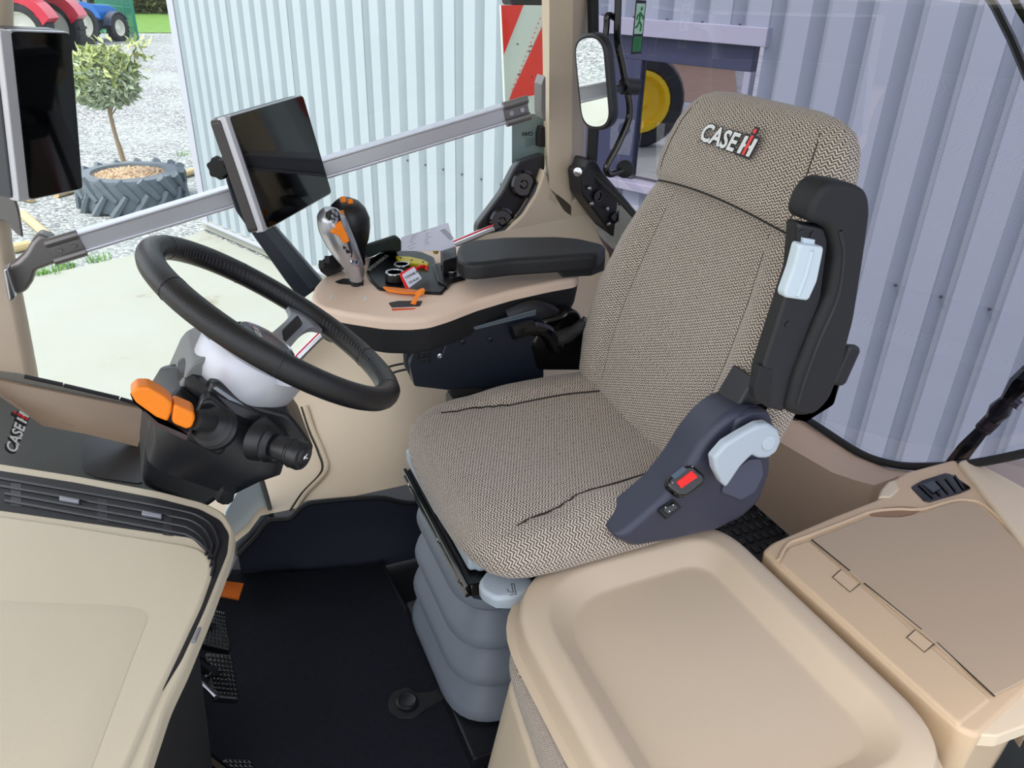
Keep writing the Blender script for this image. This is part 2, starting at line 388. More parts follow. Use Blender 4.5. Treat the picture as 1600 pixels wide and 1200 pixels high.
def sheet(i0, i1, z0, z1):
    prof = []
    for i in range(i0, i1): prof += rib_profile(SB[i], SB[i + 1], i == i1 - 1)
    prof.append((SB[i1] + 0.004, 0.001))
    v = [wp(s, z0, o) for s, o in prof] + [wp(s, z1, o) for s, o in prof]; n_ = len(prof)
    mk('cladding_sheet', v + [q - WN * 0.006 for q in v], [(j, j + 1, j + 1 + n_, j + n_) for j in range(n_ - 1)] + [(j + 2 * n_, j + n_ * 3, j + 1 + n_ * 3, j + 1 + 2 * n_) for j in range(n_ - 1)], CLAD, facade, smooth=0)
k = 0
iw0 = max(i for i in range(len(SB)) if SB[i] <= s0w); iw1 = min(i for i in range(len(SB)) if SB[i] >= s1w)
while k < len(SB) - 1:
    nx = min(k + 5, len(SB) - 1)
    if k < iw0 < nx: nx = iw0
    if k < iw1 < nx: nx = iw1
    if k >= iw0 and nx <= iw1: sheet(k, nx, zl + 0.03, 4.6); sheet(k, nx, GZ + 0.12, zs)
    else: sheet(k, nx, GZ + 0.12, 4.6)
    k = nx
b = MB(); b.add(plate([wp(-0.06, GZ + .1, 0.012), wp(0.07, GZ + .1, 0.012), wp(0.07, 4.6, 0.012), wp(-0.06, 4.6, 0.012)], WN, 0.05)); b.build('corner_flashing', CLADEDGE, facade, smooth=0)
b = MB(); b.add(plate([wp(-6, GZ, -0.06), wp(12, GZ, -0.06), wp(12, 4.7, -0.06), wp(-6 + 5.95, 4.7, -0.06), wp(-0.05, GZ, -0.06)][1:], WN, 0.06)); b.build('backing_wall', CLADEDGE, facade, smooth=0) if False else None
# plinth and drain channel
b = MB(); b.add(plate([wp(-0.1, GZ + .02, 0.0), wp(11, GZ + .02, 0.0), wp(11, GZ + .14, 0.0), wp(-0.1, GZ + .14, 0.0)], WN, 0.25)); b.build('plinth', CONC, facade, smooth=0)
b = MB(); b.add(plate([wp(-0.02, GZ + .115, 0.05), wp(11, GZ + .115, 0.05), wp(11, GZ + .13, 0.05), wp(-0.02, GZ + .13, 0.05)], WN, 0.07)); b.build('base_flashing', CLADEDGE, facade, smooth=0)
b = MB()   # end wall of the hall and dark inside
b.add(plate([wp(-0.05, GZ, -0.05), wp(-0.05, 4.6, -0.05), wp(-0.05, 4.6, -12), wp(-0.05, GZ, -12)], -WD, 0.05)); b.build('end_cladding', CLAD, facade, smooth=0)
b = MB(); b.add(plate([wp(-0.05, 4.6, -0.02), wp(11, 4.6, -0.02), wp(11, 4.6, -12), wp(-0.05, 4.6, -12)], (0, 0, 1), 0.1)); b.build('roof_deck', CLADEDGE, facade, smooth=0)
b = MB()
for i in range(2, len(SB) - 1):
    for z in ((zl + 0.06,) if iw0 <= i < iw1 else ()) + ((-0.05,) if SB[i] > 3.2 else ()):
        b.add(lathe([(0.0, 0.006), (0.008, 0.006), (0.009, 0)], wp(SB[i] + 0.045, z, -0.03), WN, 8))
b.build('cladding_screws', mat('screw_grey', S(96, 96, 104), 0.4, metal=0.6), facade, kind='stuff')
# hall window
win = empty('window_1', wp((s0w + s1w) / 2, zs), kind='structure')
FRM = mat('blue_grey_window_frame', S(62, 70, 92), 0.5)
def wbar(s0, s1, z0, z1, off, dep, m_, nme, par): mk(nme, *plate([wp(s0, z0, off), wp(s1, z0, off), wp(s1, z1, off), wp(s0, z1, off)], WN, dep, 0.003, 1), m_, par, smooth=30)
wbar(s0w - .05, s1w + .06, zl - 0.03, zl + 0.06, 0.03, 0.2, CLADEDGE, 'window_lintel', win)
wbar(s0w - .05, s1w + .02, zs - .05, zs, 0.05, 0.22, CLADEDGE, 'window_sill', win)
wbar(s0w, s1w - .02, zl - 0.16, zl - 0.03, -0.02, 0.06, FRM, 'window_frame', win)
sj = ws(985, 180)
wbar(s0w, sj + 0.03, zs, zl - 0.16, -0.02, 0.06, FRM, 'window_frame', win)
wbar(s1w - .06, s1w - .02, zs, zl - 0.16, -0.02, 0.06, CLADEDGE, 'window_frame', win)
HG = mat('reflecting_hall_glass', (0.62, 0.66, 0.66, 1), 0.015, metal=1.0)
wbar(sj + .03, s1w - .06, zs + 0.02, zl - 0.16, -0.05, 0.01, HG, 'window_pane', win)
# far hedge, grass bank
def blob_mass(name, c, size, n, leaf, material, seed, parent=None, shape=None, label=None, kind=None):
    rr = random.Random(seed); v = []; f = []
    for i in range(n):
        while True:
            p = V((rr.uniform(-1, 1), rr.uniform(-1, 1), rr.uniform(-1, 1)))
            if p.length <= 1: break
        if shape: p = shape(p, rr)
        else: p = p.normalized() * (p.length ** 0.35)
        q = V((c[0] + p.x * size[0], c[1] + p.y * size[1], c[2] + p.z * size[2]))
        a = V((rr.uniform(-1, 1), rr.uniform(-1, 1), rr.uniform(-.6, 1))).normalized(); bq = a.cross(V((rr.uniform(-1, 1), rr.uniform(-1, 1), rr.uniform(-1, 1)))).normalized()
        l = leaf * rr.uniform(.7, 1.3); w_ = l * 0.2; k_ = len(v); up = a.cross(bq) * l * .12
        v += [q, q + a * l * .5 + bq * w_ + up, q + a * l, q + a * l * .5 - bq * w_ + up]; f += [(k_, k_ + 1, k_ + 2, k_ + 3)]
    return mk(name, v, f, material, parent, smooth=0, label=label, kind=kind)
def far(px, py): return at(px, py, z=GZ)
FY = at(240, 52, z=GZ)     # foot of the grass bank
FD = FY.y
mk('grass_verge', [V((-30, FD, GZ + .02)), V((14, FD, GZ + .02)), V((14, FD + 9, GZ + .35)), V((-30, FD + 9, GZ + .35))], [(0, 1, 2, 3)], GRASS, kind='structure')
hz = MB(); rr = random.Random(3)
b = MB()
for i in range(26):
    x = -12 + i * 0.9; b.add(lathe([(0.0, 2.6 + rr.uniform(-.3, .5)), (.6, 2.3), (1.0, 1.4), (0.9, .4), (.5, 0)], (x + rr.uniform(-.2, .2), FD + 9.5, GZ + .2), (0, 0, 1), 9))
h = b.build('hedge', HEDGE2); tag(h, 'olive green hedge along the far side of the gravel yard', 'hedge')
blob_mass('foliage', (-2, FD + 8.6, GZ + 1.8), (11, .9, 1.9), 9000, .32, HEDGE, 5, h, shape=lambda p, r_: p, kind='stuff')

# ------------------------------------------------------------------ tractors across the yard
def tractor(loc, s, paint, label, rot=0.0):
    L0 = V(loc); ca, sa = cos(rot), sin(rot)
    t = empty('tractor', L0, label, 'tractor', 'tractors parked across the yard')
    def T(x, y, z): return L0 + V((ca * x - sa * y, sa * x + ca * y, z)) * s
    ax = V((-sa, ca, 0))
    GT = glass('tractor_window_glass', (0.72, 0.86, 0.84, 1), 0.18)
    P2 = mat('tractor_paint', paint, 0.35, coat=0.5); DG = mat('tractor_dark_grey', S(66, 72, 86), 0.5)
    for side in (-1, 1):
        for x, R_, W_ in ((0, .85, .5), (2.35, .62, .42)):
            c = T(x, side * .85, R_)
            wl = mk('wheel', *lathe(loop=True, prof=[(R_ * .62 * s, -W_ * .4 * s), (R_ * .66 * s, -W_ / 2 * s), (R_ * .9 * s, -W_ / 2 * s), (R_ * s, -W_ * .38 * s), (R_ * s, W_ * .38 * s), (R_ * .9 * s, W_ / 2 * s), (R_ * .66 * s, W_ / 2 * s), (R_ * .62 * s, W_ * .4 * s)], c=c, axis=ax, seg=28), TYRED, t)
            mk('rim', *lathe([(0, .06 * s), (R_ * .2 * s, .06 * s), (R_ * .3 * s, 0), (R_ * .5 * s, -.02 * s), (R_ * .6 * s, .13 * s), (R_ * .64 * s, .15 * s), (R_ * .64 * s, -.15 * s), (0, -.12 * s)], c, ax * side, 24), mat('cream_wheel_rim', S(222, 222, 208), 0.5), wl)
            lg = MB()
            for k in range(20):
                a = k * 2 * pi / 20; d = V((ca * cos(a), sa * cos(a), sin(a)))
                for q in (-1, 1):
                    lg.add(box(c + d * (R_ * 1.0 * s) + ax * q * W_ * .22 * s, (.07 * s, W_ * .44 * s, .07 * s), ((d.cross(ax)), ax, d)))
            lg.build('tread_lugs', TYRED, wl, kind='stuff')
    mk('hood', *plate(rnd([T(.95, -.42, 1.0), T(3.0, -.42, .95), T(3.05, -.42, 1.45), T(2.6, -.42, 1.62), T(.95, -.42, 1.75)], .12 * s), -ax, .84 * s, .05 * s), P2, t)
    mk('chassis', *plate(rnd([T(-.3, -.3, .55), T(2.8, -.3, .55), T(2.9, -.3, 1.0), T(-.3, -.3, 1.15)], .08 * s), -ax, .6 * s, .03 * s), DG, t)
    for side in (-1, 1):
        pts = [T(1.05 * cos(a) * 1.0, side * 1.1, .85 + 1.02 * sin(a)) for a in [radians(q) for q in range(15, 171, 12)]] + [T(.70 * cos(a), side * 1.1, .85 + .72 * sin(a)) for a in [radians(q) for q in range(170, 14, -12)]]
        mk('fender', *plate(pts, ax * side, .55 * s, .01), P2, t)
        mk('front_fender', *plate([T(2.35 + .74 * cos(a), side * 1.05, .62 + .74 * sin(a)) for a in [radians(q) for q in range(30, 171, 20)]] + [T(2.35 + .68 * cos(a), side * 1.05, .62 + .68 * sin(a)) for a in [radians(q) for q in range(170, 29, -20)]], ax * side, .4 * s), DG, t)
    for x, y in ((-.55, -.68), (-.55, .68), (.95, -.68), (.95, .68), (.45, -.7), (.45, .7)): mk('cab_post', *tube([T(x, y, 1.3), T(x + (.12 if x > .9 else -.02) * -1, y * .93, 2.75)], .045 * s, 6), DG, t)
    mk('cab_roof', *box(T(.15, 0, 2.85), (1.9 * s, 1.6 * s, .22 * s), ((ca, sa, 0), ax, (0, 0, 1)), .06 * s), P2, t)
    for side in (-1, 1): mk('cab_window', *plate([T(-.55, side * .68, 1.7), T(.95, side * .68, 1.2), T(.85, side * .64, 2.75), T(-.55, side * .64, 2.75)], ax * side, .01), GT, t)
    mk('windscreen', *plate([T(.95, -.66, 1.6), T(.95, .66, 1.6), T(.83, .62, 2.75), T(.83, -.62, 2.75)], (ca, sa, 0), .01), GT, t)
    mk('cab_seat', *box(T(-.1, 0, 1.7), (.5 * s, .5 * s, .8 * s), None, .08), BLACKM, t)
    mk('exhaust_pipe', *tube([T(1.1, .5, 1.6), T(1.1, .5, 2.8)], .05 * s, 8), DG, t)
    return t
pb = at(112, 68, z=GZ)
tractor((pb.x, pb.y, GZ), 0.74, S(24, 116, 206), 'blue tractor with cream wheels parked beside the green mesh fence', radians(52))
pr = at(74, 92, z=GZ)
tractor((pr.x, pr.y, GZ), 0.98, S(196, 46, 66), 'red tractor parked left of the blue one, mostly behind the left display', radians(155))
# tractor of which the hall window shows the reflection
ty_ = mat('yellow_wheel_paint', S(250, 206, 20), 0.5)
yt = empty('tractor', V((-6.9, 5.9, GZ)), 'tractor with yellow wheel, seen only as a reflection in the hall window', 'tractor')
rd = V((0.93, -0.37, 0))
for dx in (0, 2.6):
    c = V((-6.9 + dx * .37, 5.9 + dx * .93, GZ + .8)); wl = mk('wheel', *lathe([(.50, -.2), (.56, -.25), (.75, -.25), (.8, -.15), (.8, .15), (.75, .25), (.56, .25), (.50, .2)], c, rd, 30, loop=True), TYRED, yt)
    mk('rim', *lathe([(0, .16), (.12, .16), (.2, .10), (.36, .14), (.44, .27), (.52, .27), (.52, -.2), (0, -.15)], c, rd, 26), ty_, wl)
mk('body', *box(V((-7.2, 8.2, GZ + 1.2)), (.8, 3.2, .8), ((.93, -.37, 0), (.37, .93, 0), (0, 0, 1)), .1), mat('green_tractor_paint', S(52, 110, 50), .4), yt)
mk('bare_soil', [V((-30, 6, GZ + .01)), V((-13, 4.5, GZ + .01)), V((-13, 12, GZ + .01)), V((-30, 14, GZ + .01))], [(0, 1, 2, 3)], SOIL, kind='structure')
hr = MB()
for i in range(14): hr.add(lathe([(0, 2.4), (.7, 2.2), (1.1, 1.2), (.8, 0)], (-24, -2 + i * 1.4, GZ), (0, 0, 1), 8))
tag(hr.build('hedge', HEDGE2), 'dark hedge beyond bare soil, seen reflected in the hall window', 'hedge')

# ------------------------------------------------------------------ green mesh fence
GRN = mat('green_fence_paint', S(22, 122, 96), 0.45)
f0, f1 = at(160, 52, z=GZ), at(216, 64, z=GZ); fdz = 1.5
fen = empty('mesh_fence', f0, 'green welded mesh fence panels standing beyond the blue tractor', 'fence')
for q in (f0, f0.lerp(f1, .78), f1): mk('fence_post', *tube([q, q + V((0, 0, fdz))], .055, 8), GRN, fen)
b = MB()
for i in range(40): q = f0.lerp(f1, (i + .5) / 40); b.add(tube([q + V((0, 0, .08)), q + V((0, 0, fdz - .05))], .013, 4))
for i in range(5): b.add(tube([f0 + V((0, 0, .1 + i * .34)), f1 + V((0, 0, .1 + i * .34))], .016, 4))
b.build('wire_mesh', GRN, fen, kind='stuff')

# ------------------------------------------------------------------ planter tyre with young tree
pc = at(208, 300, z=GZ + .15); R_ = (at(289, 296, z=GZ + .15) - at(127, 300, z=GZ + .15)).length / 2; pc.z = GZ; HT = 0.42
pl_ = empty('tyre_planter', pc, 'old tractor tyre lying flat as a planter with mulch inside', 'planter')
mk('tyre', *lathe([(R_ * .72, 0.0), (R_ * .96, .02), (R_ * .985, .1), (R_ * .985, HT - .1), (R_ * .95, HT - .01), (R_ * .72, HT), (R_ * .66, HT - .06), (R_ * .66, 0.05)], pc, (0, 0, 1), 48), TYRE, pl_)
for k in range(16):
    a = k * 2 * pi / 16
    for (za, zb, o) in ((.0, HT * .58, 0), (HT, HT * .42, pi / 16)):
        pts = []
        for j in range(5):
            t = j / 4; aa = a + o + t * .30; pts.append(pc + V((cos(aa) * R_ * 1.0, sin(aa) * R_ * 1.0, lerp(za, zb, t))))
        mk('tread_lug', *tube(pts, [.056, .05, .046, .042, .034], 6, up=(0, 0, 1)), TYRE, pl_, smooth=30)
mk('mulch', *lathe([(0.0, HT - .02), (R_ * .35, HT - .03), (R_ * .7, HT - .07), (R_ * .7, 0.05)], pc, (0, 0, 1), 30), MULCH, pl_)
b = MB(); rr = random.Random(11)
for i in range(700):
    a = rr.uniform(0, 2 * pi); q = R_ * .68 * sqrt(rr.random()); c = pc + V((cos(a) * q, sin(a) * q, HT - .02 - .03 * (q / R_)))
    d = V((rr.uniform(-1, 1), rr.uniform(-1, 1), rr.uniform(-.3, .3))).normalized(); fr_ = frame(d)
    b.add(box(c, (.02, .006, .05), (fr_[0], fr_[1], fr_[2])))
b.build('bark_chips', mat('pale_bark_chips', S(196, 172, 142), .9, var=.3, vscale=30), pl_, kind='stuff')
tb = pc + V((-.05, 0, HT - .03)); dt = (tb - CAM).length
tn = V((0, 1, 0)); TP = lambda x, y: at(x, y, pl=(V((.17, -.98, 0)), tb))
tree = empty('young_tree', tb, 'small young tree with round pale green crown planted in the tyre', 'tree')
tp = [TP(193, 252), TP(187, 232), TP(180, 210), TP(173, 182), TP(168, 150), TP(165, 120)]
mk('trunk', *tube(cr(tp, 4), [.03] * 6 + [.024] * 8 + [.018] * 7, 8), BARK, tree)
b = MB(); rr = random.Random(4)
cc = TP(163, 135); RS = (TP(222, 135) - TP(108, 135)).length / 2
for i in range(26):
    a = rr.uniform(0, 2 * pi); e = rr.uniform(-.1, 1.2); d = V((cos(a) * cos(e), sin(a) * cos(e), sin(e)))
    s_ = lerp(0, 1, rr.random()); st = tp[3].lerp(tp[5], s_); b.add(tube([st, st + d * RS * .4 + V((0, 0, .05)), st + d * RS * .85], .008, 4))
sh = [TP(210, 135), TP(211, 110), TP(210, 80)]; b.add(tube([tp[3], TP(195, 150)] + sh, .009, 5))
b.build('branches', BARK, tree, kind='stuff')
def crown(p, r_):
    p = p.normalized() * (.45 + .55 * r_.random() ** .5)
    if p.z < -.1: p.z *= .72
    return p
blob_mass('foliage', (cc.x, cc.y, cc.z + .02), (RS * .95, RS * .9, RS * .92), 2600, .105, LEAF2, 8, tree, crown, kind='stuff')
blob_mass('foliage', (cc.x, cc.y, cc.z + RS * .28), (RS * .88, RS * .8, RS * .8), 1900, .105, LEAF, 9, tree, crown, kind='stuff')
g_ = MB()
for q, n_ in ((sh[2], 40), (TP(170, 82), 30), (TP(225, 82), 12), (TP(222, 112), 14), (sh[1], 14)):
    for i in range(n_):
        a = V((rr.uniform(-1, 1), rr.uniform(-1, 1), rr.uniform(-.3, 1))).normalized(); s_ = q + V((rr.uniform(-1, 1), rr.uniform(-1, 1), rr.uniform(-1, 1))) * .12; bq = frame(a)[0]; l = .14
        g_.add(([s_, s_ + a * l * .5 + bq * l * .2, s_ + a * l, s_ + a * l * .5 - bq * l * .2], [(0, 1, 2, 3)]))
g_.build('shoot_leaves', LEAF, tree, smooth=0, kind='stuff')
# logs and weeds
for (p, q, lab) in (((40, 338), (72, 366), 'peeled wooden pole on the gravel leading to the rail bracket'), ((22, 388), (44, 383), 'short peeled pole lying beside the lower end of the front pillar'), ((92, 302), (126, 291), 'peeled wooden pole lying left of the tyre planter'), ((288, 272), (306, 266), 'short peeled pole lying right of the tyre planter'), ((26, 306), (48, 310), 'peeled pole end on gravel behind the left display')):
    a_, b_ = at(*p, z=GZ + .05), at(*q, z=GZ + .05)
    d = (b_ - a_); tag(mk('wooden_pole', *tube([a_ - d * .15, a_, b_, b_ + d * .1], .05, 10), LOGW), lab, 'pole')
b = MB(); rr = random.Random(21)
for (px, py, n_, sp_) in ((100, 418, 90, .10), (82, 428, 60, .1), (152, 408, 40, .08), (58, 430, 40, .08), (285, 243, 30, .1), (150, 402, 20, .15)):
    c = at(px, py, z=GZ)
    for i in range(n_):
        s_ = c + V((rr.uniform(-1, 1), rr.uniform(-1, 1), 0)) * sp_; a = V((rr.uniform(-1, 1), rr.uniform(-1, 1), 1.3)).normalized(); bq = frame(a)[0]; l = rr.uniform(.05, .12)
        b.add(([s_ - bq * .006, s_ + bq * .006, s_ + a * l], [(0, 1, 2)]))
tag(b.build('weeds', mat('weed_green', S(112, 160, 70), .8), smooth=0), 'tufts of green weeds at the edge of the concrete', 'weeds', kind='stuff')
# ------------------------------------------------------------------ cab shell
mk('floor', *plate([V(p) for p in ((-.75, .22, -.03), (1.42, .22, -.03), (1.42, 1.86, -.03), (-.75, 1.86, -.03))], (0, 0, 1), .08), BLACKM, kind='structure', smooth=0)
mk('ceiling', *box((.12, 1.08, 1.74), (2.6, 1.66, .12), None, .05), mat('headliner', S(214, 206, 192), .9), kind='structure')  # out of view; lengthened forward to block sun, headliner paled to bounce light in
# right rear pillar: faceted post
cols = [(847, 852, 262, 1.87), (859, 859, 288, 1.80), (896, 894, 314, 1.80), (925, 913, 300, 1.85)]
bot = [at(b_, c_, y=d_) for a_, b_, c_, d_ in cols]; top = [at(a_, -20, y=d_) for a_, b_, c_, d_ in cols]
bot += [bot[3] + V((.0, .03, 0)), bot[0] + V((.05, .05, 0))]; top = [q + (q - p).normalized() * .32 for p, q in zip(bot, top + [top[3] + V((.0, .03, 0)), top[0] + V((.05, .05, 0))])]
bot = [q + V((0, 0, -.04)) for q in bot]
mk('trim_1', *rings([bot, top]), BEIGE, kind='structure', smooth=20)
# pillar foot / quarter panel
mk('trim_2', *plate(rnd(P_([(852, 264), (860, 290), (893, 316), (914, 303), (996, 396), (1060, 600), (760, 640), (650, 560), (747, 378), (790, 362), (817, 336), (838, 302)], y=1.80), .01, 3), (0, -1, 0), .06, .007, 4), BEIGE, kind='structure', smooth=50)
# side wall below the sill
SILL = [(-.75, .05), (-.2, .12), (.02, .2), (.12, .33), (.219, .451), (.286, .509), (.634, .700), (.72, .73), (1.05, .76)]
def side_pt(x, t):
    zt = pw(x, SILL); zt = next((a[1] + (b[1] - a[1]) * (x - a[0]) / (b[0] - a[0]) for a, b in zip(SILL, SILL[1:]) if a[0] <= x <= b[0]), zt)
    yb = 1.50 + .02 * max(0, .2 - x); zb = min(.23, zt - .02)
    k = pw(x, [(.15, 0), (.45, 1)])
    y = 1.80 + (yb - 1.80) * (t ** (1.0 + .9 * (1 - k)) ) - .05 * sin(pi * t) * k; z = zt + (zb - zt) * (t ** .8)
    return V((x, y, z))
XS = [-.75 + i * (1.8) / 60 for i in range(61)]
grid([[side_pt(x, j / 14) for x in XS] for j in range(15)], 'wall_right', BEIGE, None, .02, (0, -1, .3), smooth=60, kind='structure')
# raised door seam on the light front part
sm = [side_pt(.215, .35), side_pt(.22, .55), side_pt(.228, .7), side_pt(.225, .82), side_pt(.17, .92), side_pt(.135, 1.0)]
mk('trim_3', *tube(cr([p + V((0, -.004, 0)) for p in sm], 5), .006, 6), BEIGE, kind='structure')
mk('trim_4', *tube(cr([p + V((-.011, -.003, 0)) for p in sm], 5), .0025, 5), SEAM, kind='structure')
# kick panel, black
kt = P_([(372, 868), (400, 838), (420, 814), (452, 810), (474, 790), (500, 784), (590, 778), (640, 786), (720, 780)], y=1.49)
kb = [V((p.x + .0, 1.60 - .08 * max(0, min(1, (p.x) / .33)), -.02)) for p in kt]
grid([kt, [a.lerp(b_, .35) + V((0, .03, 0)) for a, b_ in zip(kt, kb)], [a.lerp(b_, .7) + V((0, .015, 0)) for a, b_ in zip(kt, kb)], kb], 'baseboard_right', mat('blue_black_plastic_3', S(60, 62, 75), .32), None, .012, (0, -1, .2), smooth=70, kind='structure')
mk('trim_5', *tube(cr([p + V((0, -.004, .003)) for p in kt], 5), .006, 6), BLACKM, kind='structure')
# pale door-sill plate left of the kick panel
mk('trim_6', *plate(rnd(P_([(345, 868), (352, 800), (386, 742), (402, 728), (424, 806), (416, 812), (372, 868), (356, 905)], y=1.53), .004), (0, -1, .3), .02, .003), mat('pale_blue_metal', S(196, 208, 212), .35, metal=.2), kind='structure')
mk('trim_7', *tube(P_([(402, 726), (418, 780), (425, 808)], y=1.52), .006, 6), mat('grey_gasket', S(84, 84, 84), .6), kind='structure')
# window sill strip with its fine red line
sl = [V((x, 1.815, next((a[1] + (b[1] - a[1]) * (x - a[0]) / (b[0] - a[0]) for a, b in zip(SILL, SILL[1:]) if a[0] <= x <= b[0])) + .008)) for x in (.15, .219, .286, .4, .5, .634, .74)]
mk('trim_8', *tube(sl, .016, 8, sx=.5), ALU, kind='structure')
mk('trim_9', *tube([p + V((-.003, -.012, .011)) for p in sl], .0022, 5), RED, kind='structure')
# front right pillar and its bracket cover
mk('trim_10', *plate(rnd(P_([(-120, -120), (24, -120), (24, 60), (12, 250), (22, 384), (40, 474), (47, 510), (62, 590), (75, 720), (-140, 720)], y=1.83), .01, 4), (.2, -1, 0), .09, .03, 5), mat('beige_pillar_plastic', S(192, 176, 158), .5, bump=.1, bscale=800), kind='structure', smooth=50)
mk('trim_11', *plate(rnd(P_([(-30, 250), (6, 226), (17, 214), (20, 290), (32, 330), (38, 373), (26, 366), (10, 348), (-30, 340)], y=1.76), .008, 4), (.3, -1, 0), .03, .008, 3), BRACKET, kind='structure')
# clear right side window
gl = P_([(-60, -160), (900, -160)], y=1.90)
mk('window_2', *plate([V((-.5, 1.89, .04)), V((-.1, 1.89, .1)), V((.15, 1.89, .36)), V((.286, 1.89, .50)), V((.66, 1.89, .70)), V((.93, 1.89, .74)), V((.93, 1.89, 1.68)), V((-.5, 1.89, 1.68))], (0, -1, 0), .005), GLASS, kind='structure', smooth=0)
# rear window, tinted, bowed
GP = [(.985, 1.84), (1.10, 1.66), (1.20, 1.42), (1.275, 1.15), (1.335, .85), (1.36, .5), (1.35, .1), (1.30, -.25)]
gp = cr([V((x, y, 0)) for x, y in GP], 5)
def gx(y): return next((a.x + (b_.x - a.x) * (y - a.y) / (b_.y - a.y) for a, b_ in zip(gp, gp[1:]) if b_.y <= y <= a.y), gp[-1].x)
grid([[V((q.x - .04 * max(0, 1 - z) * 0, q.y, z)) for q in gp] for z in (.36, .8, 1.2, 1.68)], 'window_3', TINT, None, 0, None, smooth=80, kind='structure')
def og(px, py, off=0.0):
    """photo point carried onto the bowed rear window"""
    y = 1.2
    for _ in range(12): q = at(px, py, x=gx(y) + off); y = max(-.2, min(1.83, q.y))
    return q
seal = [og(*p, off=-.008) for p in [(925, 270), (990, 335), (1060, 430), (1180, 590), (1236, 640), (1262, 656), (1290, 674), (1340, 706), (1380, 722), (1430, 729), (1520, 724), (1640, 700)]]
mk('trim_12', *tube(cr(seal, 5), .0085, 8), BLACKM, kind='structure')
mk('trim_13', *tube([og(926, -60, -.0), og(927, 60), og(929, 180), og(924, 262)], .014, 8), BLACKM, kind='structure')
# rear ledge below the window
r0 = [og(*p, off=-.006) for p in [(990, 345), (1100, 500), (1180, 600), (1240, 650), (1290, 680), (1340, 712), (1390, 732), (1440, 738), (1480, 738)]]
r1 = [at(p[0], p[1], x=1.19) for p in [(960, 390), (1060, 540), (1140, 632), (1200, 680), (1255, 712), (1300, 738), (1335, 750), (1366, 758)]] + [at(1404, 762, x=1.27)]
r2 = [V((q.x - .02, q.y, .20)) for q in r1]
grid([r0, [a.lerp(b_, .5) + V((-.004, 0, .006)) for a, b_ in zip(r0, r1)], r1, r2], 'wall_left', mat('taupe_panel_plastic', S(200, 174, 150), .5, bump=.1, bscale=800), None, .012, (-1, 0, .5), smooth=30, kind='structure')
# dark ribbed rear floor
mk('trim_14', *plate([V((.78, .60, .19)), V((1.30, .60, .19)), V((1.30, 1.75, .19)), V((.78, 1.75, .19))], (0, 0, 1), .2, .004), BLACKM, kind='structure')
b = MB()
for i in range(12):
    for j in range(11): b.add(box((.95 + i * .022 + (j % 2) * .011, .86 + j * .034, .192), (.012, .02, .006), None, .002, 1))
tag(b.build('rubber_studs', BLACK), 'small raised studs on the black floor behind the driver seat', 'studs', kind='stuff')

# ------------------------------------------------------------------ black panels on the right rear pillar
sp = empty('blanking_panel', at(800, 330, y=1.84), 'black blanking panel with two round discs ahead of the rear pillar', 'panel')
mk('panel_plate', *plate(rnd(P_([(852, 238), (812, 252), (804, 262), (785, 300), (746, 352), (747, 373), (772, 369), (800, 354), (822, 326), (852, 266)], y=1.83), .012, 4), (0, -1, .15), .03, .006, 3), BLACK, sp)
mk('panel_lip', *tube(cr(P_([(852, 270), (838, 292), (822, 322), (800, 350), (772, 366), (748, 374)], y=1.815), 5), .009, 8, sx=.6), mat('dark_grey_lip', S(64, 66, 72), .5), sp)
for q in ((818, 288), (784, 346)): mk('disc', *lathe([(.034, 0), (.036, .004), (.030, .006), (.028, .002), (.012, .002), (.008, .005), (0, .005)], at(*q, y=1.826), (0, -1, .15), 26), GLOSS, sp)
bp_ = empty('window_bracket', at(930, 330, y=1.76), 'black mounting bracket with bolts at foot of the rear window', 'bracket')
mk('bracket_plate', *plate(rnd(P_([(918, 248), (932, 250), (942, 268), (1004, 340), (970, 386), (910, 305), (906, 268), (914, 262)], y=1.735), .008, 4), (.2, -1, 0), .05, .006, 3), BLACK, bp_)
for q in ((921, 294), (924, 318), (948, 326), (951, 350)): mk('bolt', *lathe([(.0055, 0), (.0055, .004), (.003, .006), (0, .006)], at(*q, y=1.727), (.2, -1, 0), 10), SATIN, bp_)
for q in ((934, 306), (960, 340)): mk('recess', *lathe([(.015, 0), (.015, .004), (.011, .004), (.011, .0005), (0, .0005)], at(*q, y=1.731), (.2, -1, 0), 18), GLOSS, bp_)
kb_ = at(905, 267, y=1.75); bb = mk('latch_striker', *lathe([(.004, -.02), (.004, 0), (.009, .001), (.009, .008), (.005, .010), (.005, .016), (.011, .018), (.011, .024), (0, .026)], kb_, (-.6, -.8, .1), 16), SATIN)
tag(bb, 'small chrome striker stud low on the rear pillar', 'stud')

# ------------------------------------------------------------------ grab frame and interior mirror
gf = empty('grab_frame', at(966, 260, y=1.72), 'bent black tube frame with rubber foot at the rear window edge', 'frame')
mk('tube', *tube(cr([at(*p, y=1.70) for p in [(966, -60), (966, 0), (965, 62), (972, 100), (980, 140), (984, 165), (982, 188), (965, 228), (950, 256), (948, 266), (954, 272), (977, 265)]], 6), .0085, 10), GLOSS, gf)
mk('tube', *tube(cr([at(*p, y=1.72) for p in [(966, 30), (950, 24), (948, 40), (945, 75), (947, 100), (942, 130)]], 5), .0075, 10), GLOSS, gf)
mk('foot', *lathe([(.008, -.012), (.020, -.006), (.022, 0), (.022, .008), (.012, .012), (0, .012)], at(977, 264, y=1.70), (-.7, -.7, .1), 20), BLACKM, gf)
mc = at(926, 130, y=1.62); mn_ = V((-.93, -.36, -.10)).normalized()
mup = V((at(940, 185, y=1.62) - at(910, 75, y=1.62))) * -1; ma = mup.cross(mn_).normalized(); mb_ = mn_.cross(ma).normalized()
mi = empty('interior_mirror', mc, 'rounded black interior mirror clamped to the tube frame', 'mirror')
